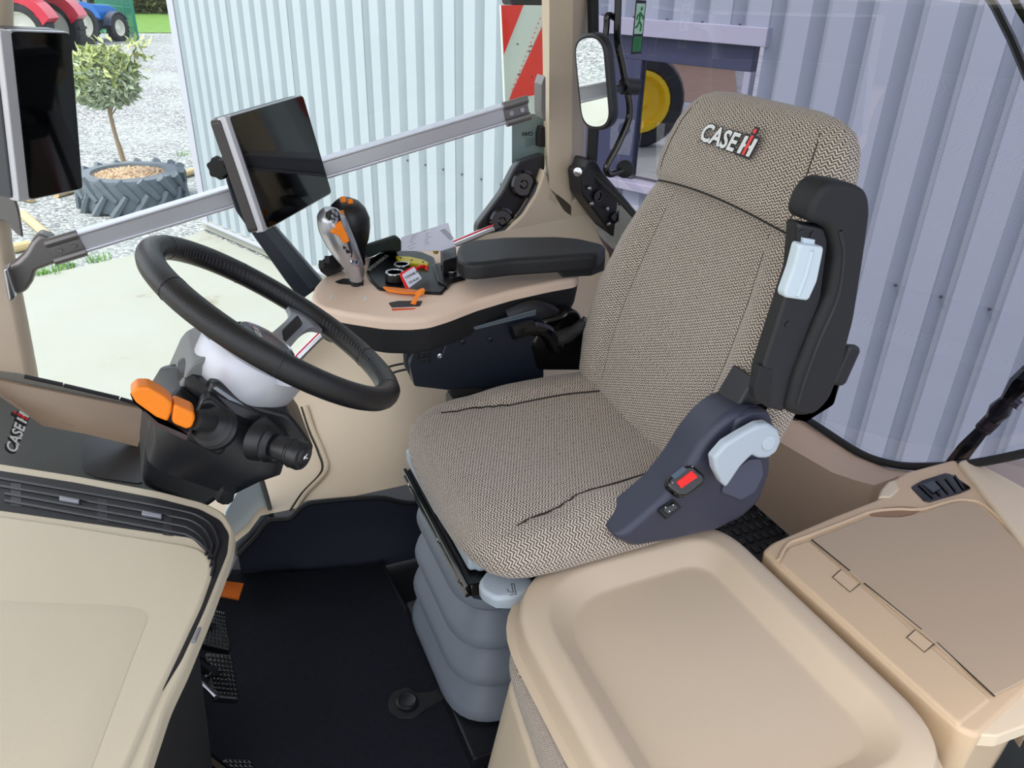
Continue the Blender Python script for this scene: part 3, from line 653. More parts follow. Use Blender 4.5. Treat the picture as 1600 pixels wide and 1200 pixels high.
mk('shell', *plate(rrect(mc, ma, mb_, .098, .205, .048, 8), mn_, .03, .006, 3, rb=.012), BLACK, mi)
mk('mirror_glass', *plate(rrect(mc + mn_ * .0015, ma, mb_, .080, .186, .039, 8), mn_, .003), MIRROR, mi, smooth=0)
mk('ball_arm', *tube([mc - mn_ * .02 + ma * .0, at(958, 140, y=1.67), at(975, 136, y=1.70)], .010, 10), BLACK, mi)
mk('clamp', *lathe([(.012, -.022), (.020, -.020), (.020, .02), (.012, .022)], at(984, 135, y=1.70), (1, .1, -.1), 18), BLACK, mi)

# ------------------------------------------------------------------ aluminium rail
RY = 1.75
ra, rb_ = at(88, 391, y=RY), at(818, 170, y=RY); rdir = (rb_ - ra).normalized(); rn = V((0, -1, 0)); rup = rn.cross(rdir).normalized()
if rup.z < 0: rup = -rup
rail = empty('monitor_rail', (ra + rb_) / 2 - V((0, 0, .03)), 'brushed aluminium rail crossing the side window between cast brackets', 'rail')
def bar(c0, c1, h, d, off, material, nm_, r=.002): mk(nm_, *plate([c0 - rup * h / 2 + rn * off, c1 - rup * h / 2 + rn * off, c1 + rup * h / 2 + rn * off, c0 + rup * h / 2 + rn * off], rn, d, r, 2), material, rail)
bar(ra, rb_, .031, .02, 0, ALU, 'profile_web')
for q in (-1, 1): bar(ra + rup * q * .0180, rb_ + rup * q * .0180, .007, .03, .006, ALU, 'profile_lip')
for e_, s_ in ((ra, 1), (rb_, -1)):
    cs = e_ - rdir * s_ * .012; c1 = cs + rdir * s_ * .062
    bar(cs, c1, .03, .03, .004, BRACKET, 'bracket_web')
    for q in (-1, 1): mk('bracket_lip', *tube([cs + rup * q * .019 + rn * .002, c1 + rup * q * .019 + rn * .002], .0095, 10), BRACKET, rail)
    for k in (.018, .046): mk('screw', *lathe([(.0055, 0), (.0055, .003), (.003, .003), (.002, .0015), (0, .0015)], cs + rdir * s_ * k + rn * .004, rn, 12), SATIN, rail)
mk('end_bracket', *plate(rnd(P_([(50, 378), (62, 365), (82, 372), (92, 392), (94, 410), (56, 424), (52, 440), (42, 455), (12, 471), (5, 430), (6, 422), (26, 410), (40, 396)], y=1.755), .006, 3), rn, .035, .008, 3), BRACKET, rail)
mk('end_bracket', *plate(rnd(P_([(4, 422), (12, 419), (25, 466), (14, 472)], y=1.72), .004, 3), rn, .035, .004, 2), SATIN, rail)
mk('end_bracket', *plate(rnd(P_([(846, 132), (851, 118), (853, 122), (853, 190), (848, 186), (846, 175)], y=1.75), .002, 2), rn, .04, .002, 2), BRACKET, rail)

# ------------------------------------------------------------------ marker board and lamp outside the side glass
mbp = lambda *p: at(p[0], p[1], y=2.08)
mb = empty('marker_board', mbp(820, 180), 'red and white striped marker board outside behind the side window', 'sign')
WBD = mat('board_white', S(206, 222, 216), .5); RBD = mat('board_red', S(222, 46, 34), .45)
mk('board', *plate([mbp(*p) for p in ((783, 8), (860, 8), (860, 185), (790, 185))], (0, -1, 0), .012, .001, 1), WBD, mb, smooth=0)
F2 = lambda *p: at(p[0], p[1], y=2.078)
mk('red_stripe', *plate([F2(*p) for p in ((783, 8), (818, 8), (787, 86))], (0, -1, 0), .001), RBD, mb, smooth=0)
mk('red_stripe', *plate([F2(*p) for p in ((860, 14), (860, 95), (840, 142), (838, 148), (796, 156), (800, 145))], (0, -1, 0), .001), RBD, mb, smooth=0)
for q in ((809, 69), (830, 72), (827, 80), (811, 116), (831, 120)): mk('rivet', *lathe([(.0022, 0), (.0022, .001), (0, .0012)], F2(*q), (0, -1, 0), 8), INKB, mb)
b = MB()
for i in range(16):
    c = F2(lerp(845, 802, i / 15) - 2, lerp(30, 140, i / 15)); b.add(plate([c, c + V((.004, 0, 0)), c + V((.003, 0, .003)), c + V((0, 0, .002))], (0, -1, 0), .0005))
b.build('edge_lettering', RBD, mb, smooth=0, kind='stuff')
lm = mk('work_lamp', *plate(rnd([mbp(*p) for p in ((788, -30), (860, -30), (860, 12), (800, 9))], .006), (0, -1, 0), .06, .006), BLACKM); tag(lm, 'black lamp housing above the striped marker board', 'lamp')
st = empty('window_sticker', at(825, 215, y=1.88), 'translucent grey sticker with mirrored lettering on the side window', 'sticker')
mk('film', *plate([at(*p, y=1.884) for p in ((800, 178), (852, 178), (852, 248), (808, 252), (800, 256))], (0, -1, 0), .0008), mat('grey_teal_film', S(128, 148, 150), .5), st, smooth=0)
c = at(824, 212, y=1.882); text('CNH', .014, c, (-1, 0, 0), (0, 0, 1), INKB, 'mirrored_lettering', st, off=.03, align='CENTER', thick=-.001)
b = MB()
for i in range(5):
    c = at(832 - 8, 217 + i * 3.2, y=1.882)
    for j in range(5 - (i > 3) * 2):
        b.add(plate([c + V((j * .0055 - .006, 0, 0)), c + V((j * .0055 - .002, 0, 0)), c + V((j * .0055 - .002, 0, .0012)), c + V((j * .0055 - .006, 0, .0012))], (0, -1, 0), .0003))
b.build('small_print', INK, st, smooth=0, kind='stuff')
wl_ = mk('window_catch', *plate(rnd(P_([(845, 198), (853, 198), (853, 230), (842, 230), (842, 210)], y=1.86), .003), (0, -1, 0), .02, .003), BLACKM); tag(wl_, 'small black window catch at the pillar beside the sticker', 'catch')
# exit sticker on the rear glass
es = empty('exit_sticker', og(998, 60, -.004), 'small green emergency exit sticker on the rear window', 'sticker')
EG = mat('exit_green', S(40, 120, 70), .5)
ec, ex_, ey_ = og(998, 43, -.004), None, V((0, 0, 1)); ex_ = (og(1006, 43, -.004) - og(990, 43, -.004)).normalized(); en = ex_.cross(ey_).normalized()
if en.dot(CAM - ec) < 0: en = -en
sc_ = (og(1006, 43, -.004) - og(990, 43, -.004)).length / 16
Q = lambda u_, v_, o=0.0: ec + ex_ * u_ * sc_ + ey_ * v_ * sc_ + en * o
mk('border', *plate([Q(-8, -21), Q(8, -21), Q(8, 21), Q(-8, 21)], en, .0006), INKB, es, smooth=0)
mk('panel', *plate([Q(-6.5, -5, .0005), Q(6.5, -5, .0005), Q(6.5, 18.5, .0005), Q(-6.5, 18.5, .0005)], en, .0005), mat('exit_pale', S(178, 216, 190), .5), es, smooth=0)
mk('panel', *plate([Q(-6.5, -19, .0005), Q(6.5, -19, .0005), Q(6.5, -7, .0005), Q(-6.5, -7, .0005)], en, .0005), EG, es, smooth=0)
b = MB(); b.add(lathe([(1.6 * sc_, 0), (1.6 * sc_, .0003), (0, .0003)], Q(1.5, 14.5, .001), en, 12))
for a_, c_ in (((0, 12), (-1, 5)), ((-1, 5), (3, 2)), ((3, 2), (2, -3)), ((-1, 5), (-3, 1)), ((-3, 1), (-6, 0)), ((0, 11), (-4, 9)), ((-4, 9), (-5, 6)), ((0, 11), (4, 9)), ((4, 9), (5, 6.5))): b.add(tube([Q(*a_, .001), Q(*c_, .001)], .9 * sc_, 5))
for u_ in (-2, 1.5): b.add(tube([Q(u_, -17, .001), Q(u_, -9, .001)], .8 * sc_, 4))
b.build('running_figure', EG, es, smooth=0)

# ------------------------------------------------------------------ wiper and lift linkage outside the rear glass
wp_ = empty('rear_wiper', og(1600, 110, .05), 'black wiper arm and blade at the upper right of the rear window', 'wiper')
mk('wiper_arm', *tube([og(*p, off=.05) for p in ((1450, -190), (1535, -20), (1556, 12), (1580, 60), (1612, 135))], .011, 6, sx=.6), GLOSS, wp_)
mk('wiper_blade', *tube([og(*p, off=.06) for p in ((1490, -170), (1576, -20), (1592, 12), (1640, 90))], .006, 6), GLOSS, wp_)
lk = empty('lift_link', at(1500, 716, x=1.42), 'black spring loaded lift link outside the rear window', 'linkage')
lp = lambda *p: at(p[0], p[1], x=1.42)
mk('lower_arm', *tube([lp(1488, 728), lp(1488, 728) + V((.12, 0, -.35)), lp(1488, 728) + V((.0, 0, -.75))], .016, 8), GLOSS, lk)
lq = [lp(1488, 730), lp(1510, 700), lp(1535, 672), lp(1552, 655), lp(1575, 625), lp(1596, 600), lp(1620, 575)]
mk('lower_yoke', *tube([lq[0], lq[1], lq[2]], [.018, .017, .013], 8), GLOSS, lk)
mk('rod', *tube([lq[2], lq[4]], .009, 8), GLOSS, lk)
hel = []
d = (lq[3] - lq[2]); fr_ = frame(d.normalized())
for i in range(121):
    a = i / 120 * 2 * pi * 8; hel.append(lq[2] + d * (.05 + i / 120 * .95) + (fr_[0] * cos(a) + fr_[1] * sin(a)) * .014)
mk('spring', *tube(hel, .0022, 5), mat('oily_spring', S(70, 60, 54), .35, metal=.6), lk)
mk('ball_joint', *tube([lq[3], lq[3].lerp(lq[4], .5), lq[4]], [.015, .021, .014], 10), GLOSS, lk)
mk('upper_yoke', *tube([lq[4], lq[5], lq[6]], [.014, .022, .02], 10), GLOSS, lk)
mk('lug', *lathe([(.004, -.02), (.01, -.018), (.01, .018), (.004, .02)], lp(1583, 626), (0, 1, .2), 12), SATIN, lk)
# ------------------------------------------------------------------ driver seat
SY = 1.057
seat = empty('driver_seat', V((.56, SY, 0)), 'herringbone fabric driver seat with high backrest on black bellows suspension', 'seat')
def soft(rs, name, material, parent, seams=None, uvs=1.0, smooth=80):
    """closed loft of rings with a metric UV map"""
    n_ = len(rs[0]); v = []; f = []; uv = []
    L_ = 0
    for i, r in enumerate(rs):
        if i: L_ += sum((r[k] - rs[i - 1][k]).length for k in range(0, n_, 6)) / len(range(0, n_, 6))
        q = 0; mid = len(r) // 4
        us = [0]
        for k in range(1, n_): us.append(us[-1] + (r[k] - r[k - 1]).length)
        for k in range(n_): v.append(r[k]); uv.append((us[k] - us[mid], L_))
    for i in range(len(rs) - 1):
        for j in range(n_): a, b_ = i * n_ + j, i * n_ + (j + 1) % n_; f.append((a, b_, b_ + n_, a + n_))
    f.append(tuple(range(n_))[::-1]); f.append(tuple(range((len(rs) - 1) * n_, len(rs) * n_)))
    return mk(name, v, f, material, parent, smooth=smooth, uv=uv)
def sell(c, s, e): return sgn(c) * abs(c) ** (2 / e)
# cushion
def cush_ring(s, hw, zt, zb, x, N=128, ky=1.0):
    out = []; zc, hh = (zt + zb) / 2, (zt - zb) / 2
    for k in range(N):
        a = 2 * pi * (k + .5) / N; c_, s_ = cos(a), sin(a); y = hw * sell(c_, 0, 3.6); z = zc + hh * sell(s_, 0, 2.8)
        if s_ > 0:
            t = abs(y) / max(hw, 1e-4); am = pw(x, [(.34, 0), (.46, .5), (.56, 1), (.8, 1)])
            edge = pw(x, [(.36, .80), (.45, .70), (.55, .60), (.8, .56)])
            z += am * (.020 * pw(t, [(edge - .10, 0), (edge + .16, 1)]) * (1 - pw(t, [(.86, 0), (1, 1)])) - .012 * (1 - pw(t, [(0, 0), (.6, 1)])))
            z -= min(1, am * 2) * .006 * math.exp(-((t - edge) / .022) ** 2)
        xo = .0
        if s_ < .25: xo = .012 * (1 - pw(x, [(.34, 1), (.5, 0)])) * 0
        out.append(V((x + xo, SY + y, z)))
    return out
cr_tab = [(.318, .02, .530, .518), (.320, .08, .539, .508), (.326, .14, .549, .498), (.336, .180, .557, .491), (.352, .213, .565, .486), (.375, .236, .571, .484), (.405, .247, .576, .484), (.45, .252, .578, .486), (.52, .254, .578, .490), (.60, .256, .578, .494), (.68, .255, .578, .498), (.76, .250, .578, .50), (.80, .242, .575, .50), (.815, .22, .560, .505)]
rs = []
for i in range(len(cr_tab) - 1):
    m_ = 3 if i < 7 else 9
    for j in range(m_):
        t = j / m_; q = [lerp(a, b_, t) for a, b_ in zip(cr_tab[i], cr_tab[i + 1])]; rs.append(cush_ring(0, q[1], q[2], q[3], q[0]))
rs.append(cush_ring(0, *cr_tab[-1][1:], cr_tab[-1][0]))
soft(rs, 'seat_cushion', SEATF, seat)
def cush_top(x, t):
    q = next(([lerp(a, b_, (x - p0[0]) / (p1[0] - p0[0])) for a, b_ in zip(p0, p1)] for p0, p1 in zip(cr_tab, cr_tab[1:]) if p0[0] <= x <= p1[0])); r = cush_ring(0, q[1], q[2], q[3], x)
    yy = SY + t * q[1]; r = sorted((p for p in r if p.z > (q[2] + q[3]) / 2), key=lambda p: p.y)
    return next(a.lerp(b_, (yy - a.y) / (b_.y - a.y)) for a, b_ in zip(r, r[1:]) if a.y <= yy <= b_.y)
for sg_ in (-1, 1):
    pts = []
    for i in range(50):
        x = lerp(.405, .765, i / 49); e_ = pw(x, [(.36, .80), (.45, .70), (.55, .60), (.8, .56)]); pts.append(cush_top(x, sg_ * e_))
    mk('seam', *tube([p + V((0, 0, .0008)) for p in pts], .0017, 5), SEAM, seat)
# backrest frame of reference
B0 = V((.752, SY, .535)); BU = V((.235, 0, .972)).normalized(); BN = V((-BU.z, 0, BU.x)); BY = V((0, 1, 0))
def back_ring(t, hw, d0, d1, bol, gro, N=128, edge=.60, e1=3.4):
    """ring across the backrest at height t; d1 front depth, d0 rear"""
    out = []; c0, hh = (d0 + d1) / 2, (d1 - d0) / 2
    for k in range(N):
        a = 2 * pi * (k + .5) / N; c_, s_ = cos(a), sin(a); y = hw * sell(c_, 0, e1); d = c0 + hh * sell(s_, 0, 3.0)
        if s_ > 0:
            q = abs(y) / max(hw, 1e-4)
            d += bol * (pw(q, [(edge - .12, 0), (edge + .22, 1)]) * (1 - pw(q, [(.9, 0), (1, .9)]))) - gro * math.exp(-((q - edge) / .03) ** 2) - bol * .35 * (1 - pw(q, [(0, 0), (edge, 1)]))
        out.append(B0 + BU * t + BY * y + BN * d)
    return out
bt = [(-.02, .15, -.03, .0, 0, 0), (-.012, .195, -.04, .018, .004, 0), (.01, .222, -.05, .030, .010, .003), (.05, .244, -.055, .034, .024, .005), (.13, .262, -.075, .034, .034, .006), (.24, .267, -.09, .028, .036, .006), (.34, .254, -.09, .022, .028, .005), (.43, .232, -.085, .018, .014, .002), (.50, .205, -.08, .010, .004, 0), (.53, .18, -.07, .0, 0, 0)]
rs = []
for i in range(len(bt) - 1):
    m_ = 3 if (i < 3 or i > 6) else 7
    for j in range(m_):
        q = [lerp(a, b_, j / m_) for a, b_ in zip(bt[i], bt[i + 1])]; r = back_ring(*q)
        # stitched pleats across the middle of the lumbar area
        for t0 in (.135, .17, .205, .24):
            pass
        rs.append(r)
rs.append(back_ring(*bt[-1])); soft(rs, 'backrest', SEATF, seat)
PLT = mat('pale_stitch', S(158, 146, 132), .9)
for t0 in (.12, .155, .19, .225):
    q = next([lerp(a, b_, (t0 - p0[0]) / (p1[0] - p0[0])) for a, b_ in zip(p0, p1)] for p0, p1 in zip(bt, bt[1:]) if p0[0] <= t0 <= p1[0]); r = [p for p in back_ring(*q) if abs(p.y - SY) < .135 and (p - B0).dot(BN) > 0]
    r.sort(key=lambda p: p.y); mk('stitch_line', *tube([p - BN * .0002 for p in r[::2]], .0011, 4), PLT, seat)
for sg_ in (-1, 1):
    pts = []
    for i in range(15):
        t0 = lerp(.0, .45, i / 14); q = next([lerp(a, b_, (t0 - p0[0]) / (p1[0] - p0[0])) for a, b_ in zip(p0, p1)] for p0, p1 in zip(bt, bt[1:]) if p0[0] <= t0 <= p1[0]); r = back_ring(*q)
        pts.append(min((p for p in r if (p - B0).dot(BN) > -.02), key=lambda p: abs((p.y - SY) - sg_ * .60 * q[1])) - BN * .001)
    mk('seam', *tube(pts, .0015, 5), SEAM, seat)
ht = [(.452, .190, -.06, .024, 0, 0), (.457, .208, -.07, .034, 0, 0), (.470, .219, -.075, .040, 0, 0), (.500, .220, -.075, .040, .004, 0), (.535, .216, -.075, .037, .006, 0), (.572, .208, -.07, .032, .004, 0), (.602, .196, -.065, .024, 0, 0), (.622, .178, -.055, .012, 0, 0), (.634, .150, -.045, .0, 0, 0), (.640, .105, -.035, -.014, 0, 0)]
rs = []
def sag(r, t):   # the lower lip of the head piece hangs in a curve
    return [p + BU * (.016 * (1 - ((p.y - SY) / .21) ** 2) * (1 - pw(t, [(.452, 0), (.54, 1)]))) for p in r]
for i in range(len(ht) - 1):
    m_ = 4
    for j in range(m_):
        q = [lerp(a, b_, j / m_) for a, b_ in zip(ht[i], ht[i + 1])]; rs.append(sag(back_ring(*q, edge=.8, e1=3.0), q[0]))
rs.append(back_ring(*ht[-1], e1=3.0)); soft(rs, 'head_cushion', SEATF, seat)
r = [p for p in sag(back_ring(*ht[1], e1=3.0), .457) if (p - B0).dot(BN) > 0]; r.sort(key=lambda p: p.y); mk('seam', *tube(r, .002, 5), SEAM, seat)
for sg_ in (-1, 1):
    pts = []
    for i in range(9):
        t0 = lerp(.465, .61, i / 8); q = next([lerp(a, b_, (t0 - p0[0]) / (p1[0] - p0[0])) for a, b_ in zip(p0, p1)] for p0, p1 in zip(ht, ht[1:]) if p0[0] <= t0 <= p1[0]); r = sag(back_ring(*q, edge=.8, e1=3.0), t0)
        pts.append(min((p for p in r if (p - B0).dot(BN) > -.02), key=lambda p: abs((p.y - SY) - sg_ * .80 * q[1])))
    mk('seam', *tube(pts, .0012, 4), SEAM, seat)
# embroidered logo lies on the front of the head cushion
HN = BN; hp = B0 + BN * .0385
lo = at(1094, 212, pl=(HN, hp)); l1 = at(1183, 243, pl=(HN, hp)); lr = (l1 - lo).normalized(); lu = HN.cross(lr).normalized()
if lu.z < 0: lu = -lu
lgrp = mk('logo_patch', *plate([lo + lr * a + lu * c_ for a, c_ in ((-.003, -.012), (.0, -.012), (.0, -.009))], HN, .001), INKB, seat)
logo(lo - lu * .006, lr, lu, (l1 - lo).length / 5.35, seat, .0008)
# backrest shell
mk('back_shell', *plate(rnd([B0 + BU * t + BY * y - BN * .075 for t, y in ((.0, -.2), (.5, -.18), (.5, .18), (.0, .2))], .05), BN * -1, .035, .02), BLACK, seat)
# left armrest, folded up beside the backrest
arm = mk('armrest', *plate(rnd(P_([(1262, 346), (1272, 312), (1288, 290), (1304, 283), (1342, 289), (1360, 300), (1364, 330), (1354, 400), (1338, 500), (1318, 575), (1300, 625), (1276, 650), (1250, 653), (1230, 644), (1244, 590), (1270, 525), (1298, 460), (1308, 400), (1300, 364), (1290, 354)], y=.725), .012, 4), (0, -1, 0), .045, .011, 4, rb=.008), BLACKM, seat, label='black folded-up left armrest')
mk('pad_crease', *tube(cr(P_([(1312, 360), (1318, 400), (1308, 465), (1280, 530), (1258, 590), (1246, 630)], y=.7265), 5), .004, 6), BLACK, arm)
core = mk('armrest_frame', *plate(rnd(P_([(1248, 348), (1290, 356), (1296, 376), (1284, 470), (1256, 540), (1236, 600), (1226, 645), (1200, 638), (1188, 616), (1190, 580), (1226, 470), (1242, 420)], y=.735), .006, 3), (0, -1, 0), .022, .005, 4), BLACK, arm)
mk('pivot_cover', *plate(rnd(P_([(1188, 572), (1210, 578), (1206, 600), (1204, 640), (1180, 624), (1178, 608)], y=.7335), .003, 3), (0, -1, 0), .012, .002), BLACKM, arm)
for q in ((1270, 367), (1252, 364), (1231, 507)): mk('screw_hole', *lathe([(.0045, 0), (.0045, .0008), (0, .0008)], at(*q, y=.7345), (0, -1, 0), 10), INKB, arm)
WHP = mat('white_blue_plastic', S(198, 212, 220), .4)
adj = mk('tilt_adjuster', *plate(rnd(P_([(1250, 381), (1289, 386), (1278, 440), (1264, 471), (1228, 466), (1226, 458), (1240, 420)], y=.722), .005, 4), (0, -1, 0), .014, .004, 4), WHP, arm)
mk('grip_ridge', *tube(P_([(1268, 392), (1258, 430), (1246, 462)], y=.7215), .0035, 8), WHP, adj)
mk('adjuster_axle', *plate(P_([(1256, 372), (1274, 375), (1273, 384), (1255, 381)], y=.730), (0, -1, 0), .01, .001), WHP, arm)
mk('armrest_mount', *plate(rnd(P_([(1150, 640), (1180, 590), (1215, 640), (1260, 655), (1300, 630), (1316, 560), (1322, 590), (1300, 610), (1250, 660), (1200, 650)], y=.80), .006), (0, -1, 0), .05, .005), BLACK, seat)
mk('recliner_spring', *box(at(1318, 570, y=.80), (.03, .02, .07), (BN, BY, BU), .008), BLACK, seat)
# side valance
vb = mk('side_cover', *plate(rnd(P_([(958, 842), (1002, 806), (1040, 773), (1074, 730), (1096, 694), (1122, 662), (1146, 643), (1168, 636), (1190, 637), (1208, 648), (1214, 672), (1208, 700), (1206, 742), (1190, 786), (1162, 812), (1120, 832), (1060, 846), (990, 858)], y=.785), .012, 4), (-.1, -1, .12), .07, .014, 5), SLATE, seat, label='slate blue plastic side cover of the seat')
mk('cover_recess', *plate(rnd(P_([(1128, 770), (1136, 745), (1172, 718), (1190, 718), (1194, 742), (1180, 770), (1158, 782)], y=.7815), .006, 4), (-.1, -1, .12), .004, .002), mat('slate_recess', S(74, 79, 97), .5), vb)
mk('recliner_boss', *plate(rnd(P_([(1150, 655), (1176, 640), (1200, 642), (1208, 660), (1206, 690), (1180, 690), (1140, 690)], y=.779), .01, 4), (-.1, -1, .12), .02, .008), SLATE, vb)
lv = mk('recline_lever', *plate(rnd(P_([(1115, 716), (1134, 694), (1160, 678), (1186, 664), (1202, 662), (1217, 672), (1222, 690), (1214, 708), (1200, 717), (1186, 717), (1176, 712), (1158, 730), (1146, 748), (1136, 763), (1129, 757), (1118, 736)], y=.752), .004, 3), (-.1, -1, .12), .016, .006, 4), PALE, seat, label='pale grey recline lever')
mk('lever_boss', *lathe([(.0115, 0), (.0115, .001), (.0105, .0014), (0, .0014)], at(1201, 692, y=.7515), (-.1, -1, .12), 24), PALE, lv)
# buckle and heater switch on the cover
bn = V((-.15, -.62, .77)).normalized(); bpnt = at(1072, 748, y=.772)
bk = mk('belt_buckle', *plate(rnd(P_([(1042, 748), (1072, 726), (1084, 727), (1103, 743), (1101, 754), (1074, 774), (1062, 774), (1044, 760)], pl=(bn, bpnt)), .004, 4), bn, .016, .005, 4), GLOSS, seat, label='black buckle with red release button')
mk('release_button', *plate(rnd(P_([(1057, 753), (1081, 735), (1091, 745), (1065, 763)], pl=(bn, bpnt + bn * .0015)), .001, 2), bn, .004, .001), mat('buckle_red', S(238, 24, 16), .4), bk)
mk('belt_slot', *plate(rnd(P_([(1049, 743), (1067, 729), (1074, 733), (1054, 749)], pl=(bn, bpnt + bn * .001)), .001, 2), bn, .003), mat('blue_grey_slot', S(72, 86, 104), .4), bk)
for q in ((1082, 729), (1051, 754)): mk('rivet', *lathe([(.0012, 0), (0, .0008)], at(*q, pl=(bn, bpnt + bn * .0006)), bn, 8), SATIN, bk)
sp_ = at(1047, 795, y=.774)
sw = mk('seat_switch', *plate(rnd(P_([(1029, 796), (1052, 779), (1066, 793), (1043, 810)], pl=(bn, sp_)), .002, 2), bn, .010, .002), BLACKM, seat)
mk('switch_rocker', *plate(rnd(P_([(1036, 796), (1052, 784), (1060, 793), (1044, 804)], pl=(bn, sp_ + bn * .0015)), .001, 2), bn, .004, .001), GLOSS, sw)
for q in ((1040, 793), (1052, 789), (1046, 799)): mk('switch_mark', *lathe([(.0012, 0), (0, .0003)], at(*q, pl=(bn, sp_ + bn * .0018)), bn, 6), WHITE, sw)
# pan, slides, handle
mk('seat_pan', *plate(rnd([V(p) for p in ((.352, .91, .492), (.352, 1.27, .492), (.352, 1.27, .45), (.352, .91, .45))], .02), (-1, 0, 0), .40, .012, 4), PALE, seat, label='pale grey plastic seat pan')
mk('pan_rib', *plate(rnd([V(p) for p in ((.338, 1.08, .490), (.338, 1.27, .490), (.338, 1.27, .452), (.338, 1.08, .452))], .012), (-1, 0, .2), .03, .006, 3), PALE, seat)
mk('pan_rib', *plate(rnd([V(p) for p in ((.342, .92, .488), (.342, 1.06, .488), (.342, 1.06, .455), (.342, .92, .455))], .01), (-1, 0, .2), .03, .006, 3), PALE, seat)
mk('slide_rail', *box((.360, 1.075, .436), (.05, .36, .026), None, .005), GLOSS, seat)
for q in (.442, .426): mk('slide_bar', *tube([V((.333, .90, q)), V((.333, 1.26, q))], .0045, 8), GLOSS, seat)
for y in (.93, 1.04, 1.22): mk('slide_bolt', *lathe([(.005, 0), (.005, .004), (0, .006)], (.332, y, .434), (-1, 0, 0), 8), SATIN, seat)
mk('suspension_top', *box((.57, 1.09, .412), (.40, .38, .035), None, .01), BLACK, seat)
# bellows folds
def bring(z, o, cx=.565, cy=1.125):
    hx, hy = .198 + o, .158 + o
    return rrect((cx, cy, z), (1, 0, 0), (0, 1, 0), hx * 2, hy * 2, .07 + o, 8)
zf = [.405, .312, .222, .132, .04]
for i in range(4):
    z1, z0 = zf[i], zf[i + 1]; o = .006 * i
    rs = [bring(z1 + .004, -.035 + o), bring(z1 - .008, -.014 + o), bring(lerp(z1, z0, .35), .000 + o), bring(lerp(z1, z0, .62), .016 + o), bring(lerp(z1, z0, .84), .022 + o), bring(z0 + .004, .014 + o), bring(z0 - .002, -.016 + o)]
    mk('bellows_fold', *rings(rs), RUBBER, seat, smooth=60)
mk('suspension_base', *box((.565, 1.10, .01), (.46, .44, .06), None, .008), BLACK, seat)
hnd = mk('slide_handle', *plate(rnd(P_([(747, 908), (762, 888), (778, 880), (812, 884), (838, 910), (824, 924), (800, 934), (772, 936), (750, 922)], z=.470), .010, 4), (-.1, -.15, 1), .022, .008, 4), PALE, seat, label='pale grey handle with seat symbol')
for k in range(2): mk('handle_bracket', *plate(rnd(P_([(766, 930), (826, 920), (828, 934), (800, 945), (772, 944)], z=.442 - k * .012), .006, 3), (0, 0, 1), .008, .003), WHP, hnd)
b = MB(); hs = lambda *p: at(p[0], p[1], z=.4712)
for a_, c_ in (((799, 912), (802, 926)), ((802, 926), (794, 924)), ((794, 924), (793, 920)), ((803, 912), (806, 927)), ((796, 930), (808, 928)), ((799, 912), (803, 912))): b.add(tube([hs(*a_), hs(*c_)], .0006, 4))
b.build('seat_symbol', INKB, hnd, smooth=0)
None and mk('cover_foot', *plate(rnd(P_([(958, 846), (965, 834), (990, 836), (1006, 846), (960, 856)], y=.80), .003), (0, -1, .1), .03, .003), mat('mid_grey_plastic', S(112, 120, 134), .5), seat)
mk('front_valance_block', *plate(rnd(P_([(730, 902), (748, 912), (766, 936), (764, 942), (738, 936)], x=.352), .003), (-1, 0, 0), .04, .004), SLATE, seat)
# linkage and tray frame on the far side, carrying the armrest console
ls = empty('console_support', V((.55, 1.36, .5)), 'dark blue-black support arm and bracket between seat and armrest console', 'bracket')
mk('support_plate', *plate(rnd(P_([(652, 532), (760, 505), (838, 487), (850, 500), (850, 600), (700, 610), (648, 604), (640, 570)], y=1.345), .004), (0, -1, 0), .03, .003), mat('blue_black_metal', S(26, 32, 44), .35), ls)
mk('top_flange', *plate(rnd(P_([(650, 527), (680, 527), (838, 483), (838, 492), (652, 537)], y=1.343), .003), (0, -.8, .5), .02, .002), mat('grey_flange', S(120, 130, 140), .4, metal=.3), ls)
for q in ((699, 532), (687, 556), (766, 530), (723, 534)): mk('rivet', *lathe([(.006, 0), (.006, .002), (.003, .003), (.003, .001), (0, .001)], at(*q, y=1.344), (0, -1, 0), 12), SATIN if q[0] < 700 else BLACK, ls)
mk('fitting_arm', *tube(P_([(676, 540), (690, 540), (699, 532), (692, 552)], y=1.343), .0022, 6), mat('steel_blue', S(70, 78, 92), .4, metal=.4), ls)
for x_ in (656, 664, 672): mk('stiffener', *box(at(x_, 548, y=1.344), (.004, .006, .05), None, .001), BLACK, ls)
for k in range(3): mk('stiffener', *box(at(664, 540 + k * 10, y=1.344), (.03, .006, .003), None, .001), BLACK, ls)
mk('cable_plate', *plate(P_([(628, 532), (648, 530), (652, 604), (646, 600), (630, 570)], y=1.37), (-.7, -.7, 0), .01, .002), mat('grey_plate', S(98, 102, 104), .4, metal=.4), ls)
for i, (a_, c_, d_) in enumerate((((646, 566), (620, 570), (590, 578)), ((650, 575), (622, 580), (596, 590)))): mk('cable', *tube(cr(P_([a_, c_, d_], y=1.38), 4), .0022, 6), BLACKM, ls)
mk('pivot_arch', *tube(cr(P_([(792, 500), (815, 490), (840, 488), (862, 500), (880, 520)], y=1.37), 5), .022, 10, sx=1.3), BLACK, ls)
mk('pivot_arch', *tube(cr(P_([(800, 520), (830, 512), (856, 520), (870, 545)], y=1.33), 5), .016, 10), GLOSS, ls)
mk('lock_lever', *tube(cr(P_([(868, 530), (890, 522), (912, 506), (918, 498)], y=1.30), 4), [.016] * 5 + [.013] * 4 + [.011] * 4, 10), BLACK, ls)
mk('lever_housing', *plate(rnd(P_([(848, 500), (880, 492), (886, 486), (905, 486), (915, 505), (930, 545), (948, 580), (840, 580), (830, 540)], y=1.34), .01), (0, -1, .1), .05, .01), GLOSS, ls)
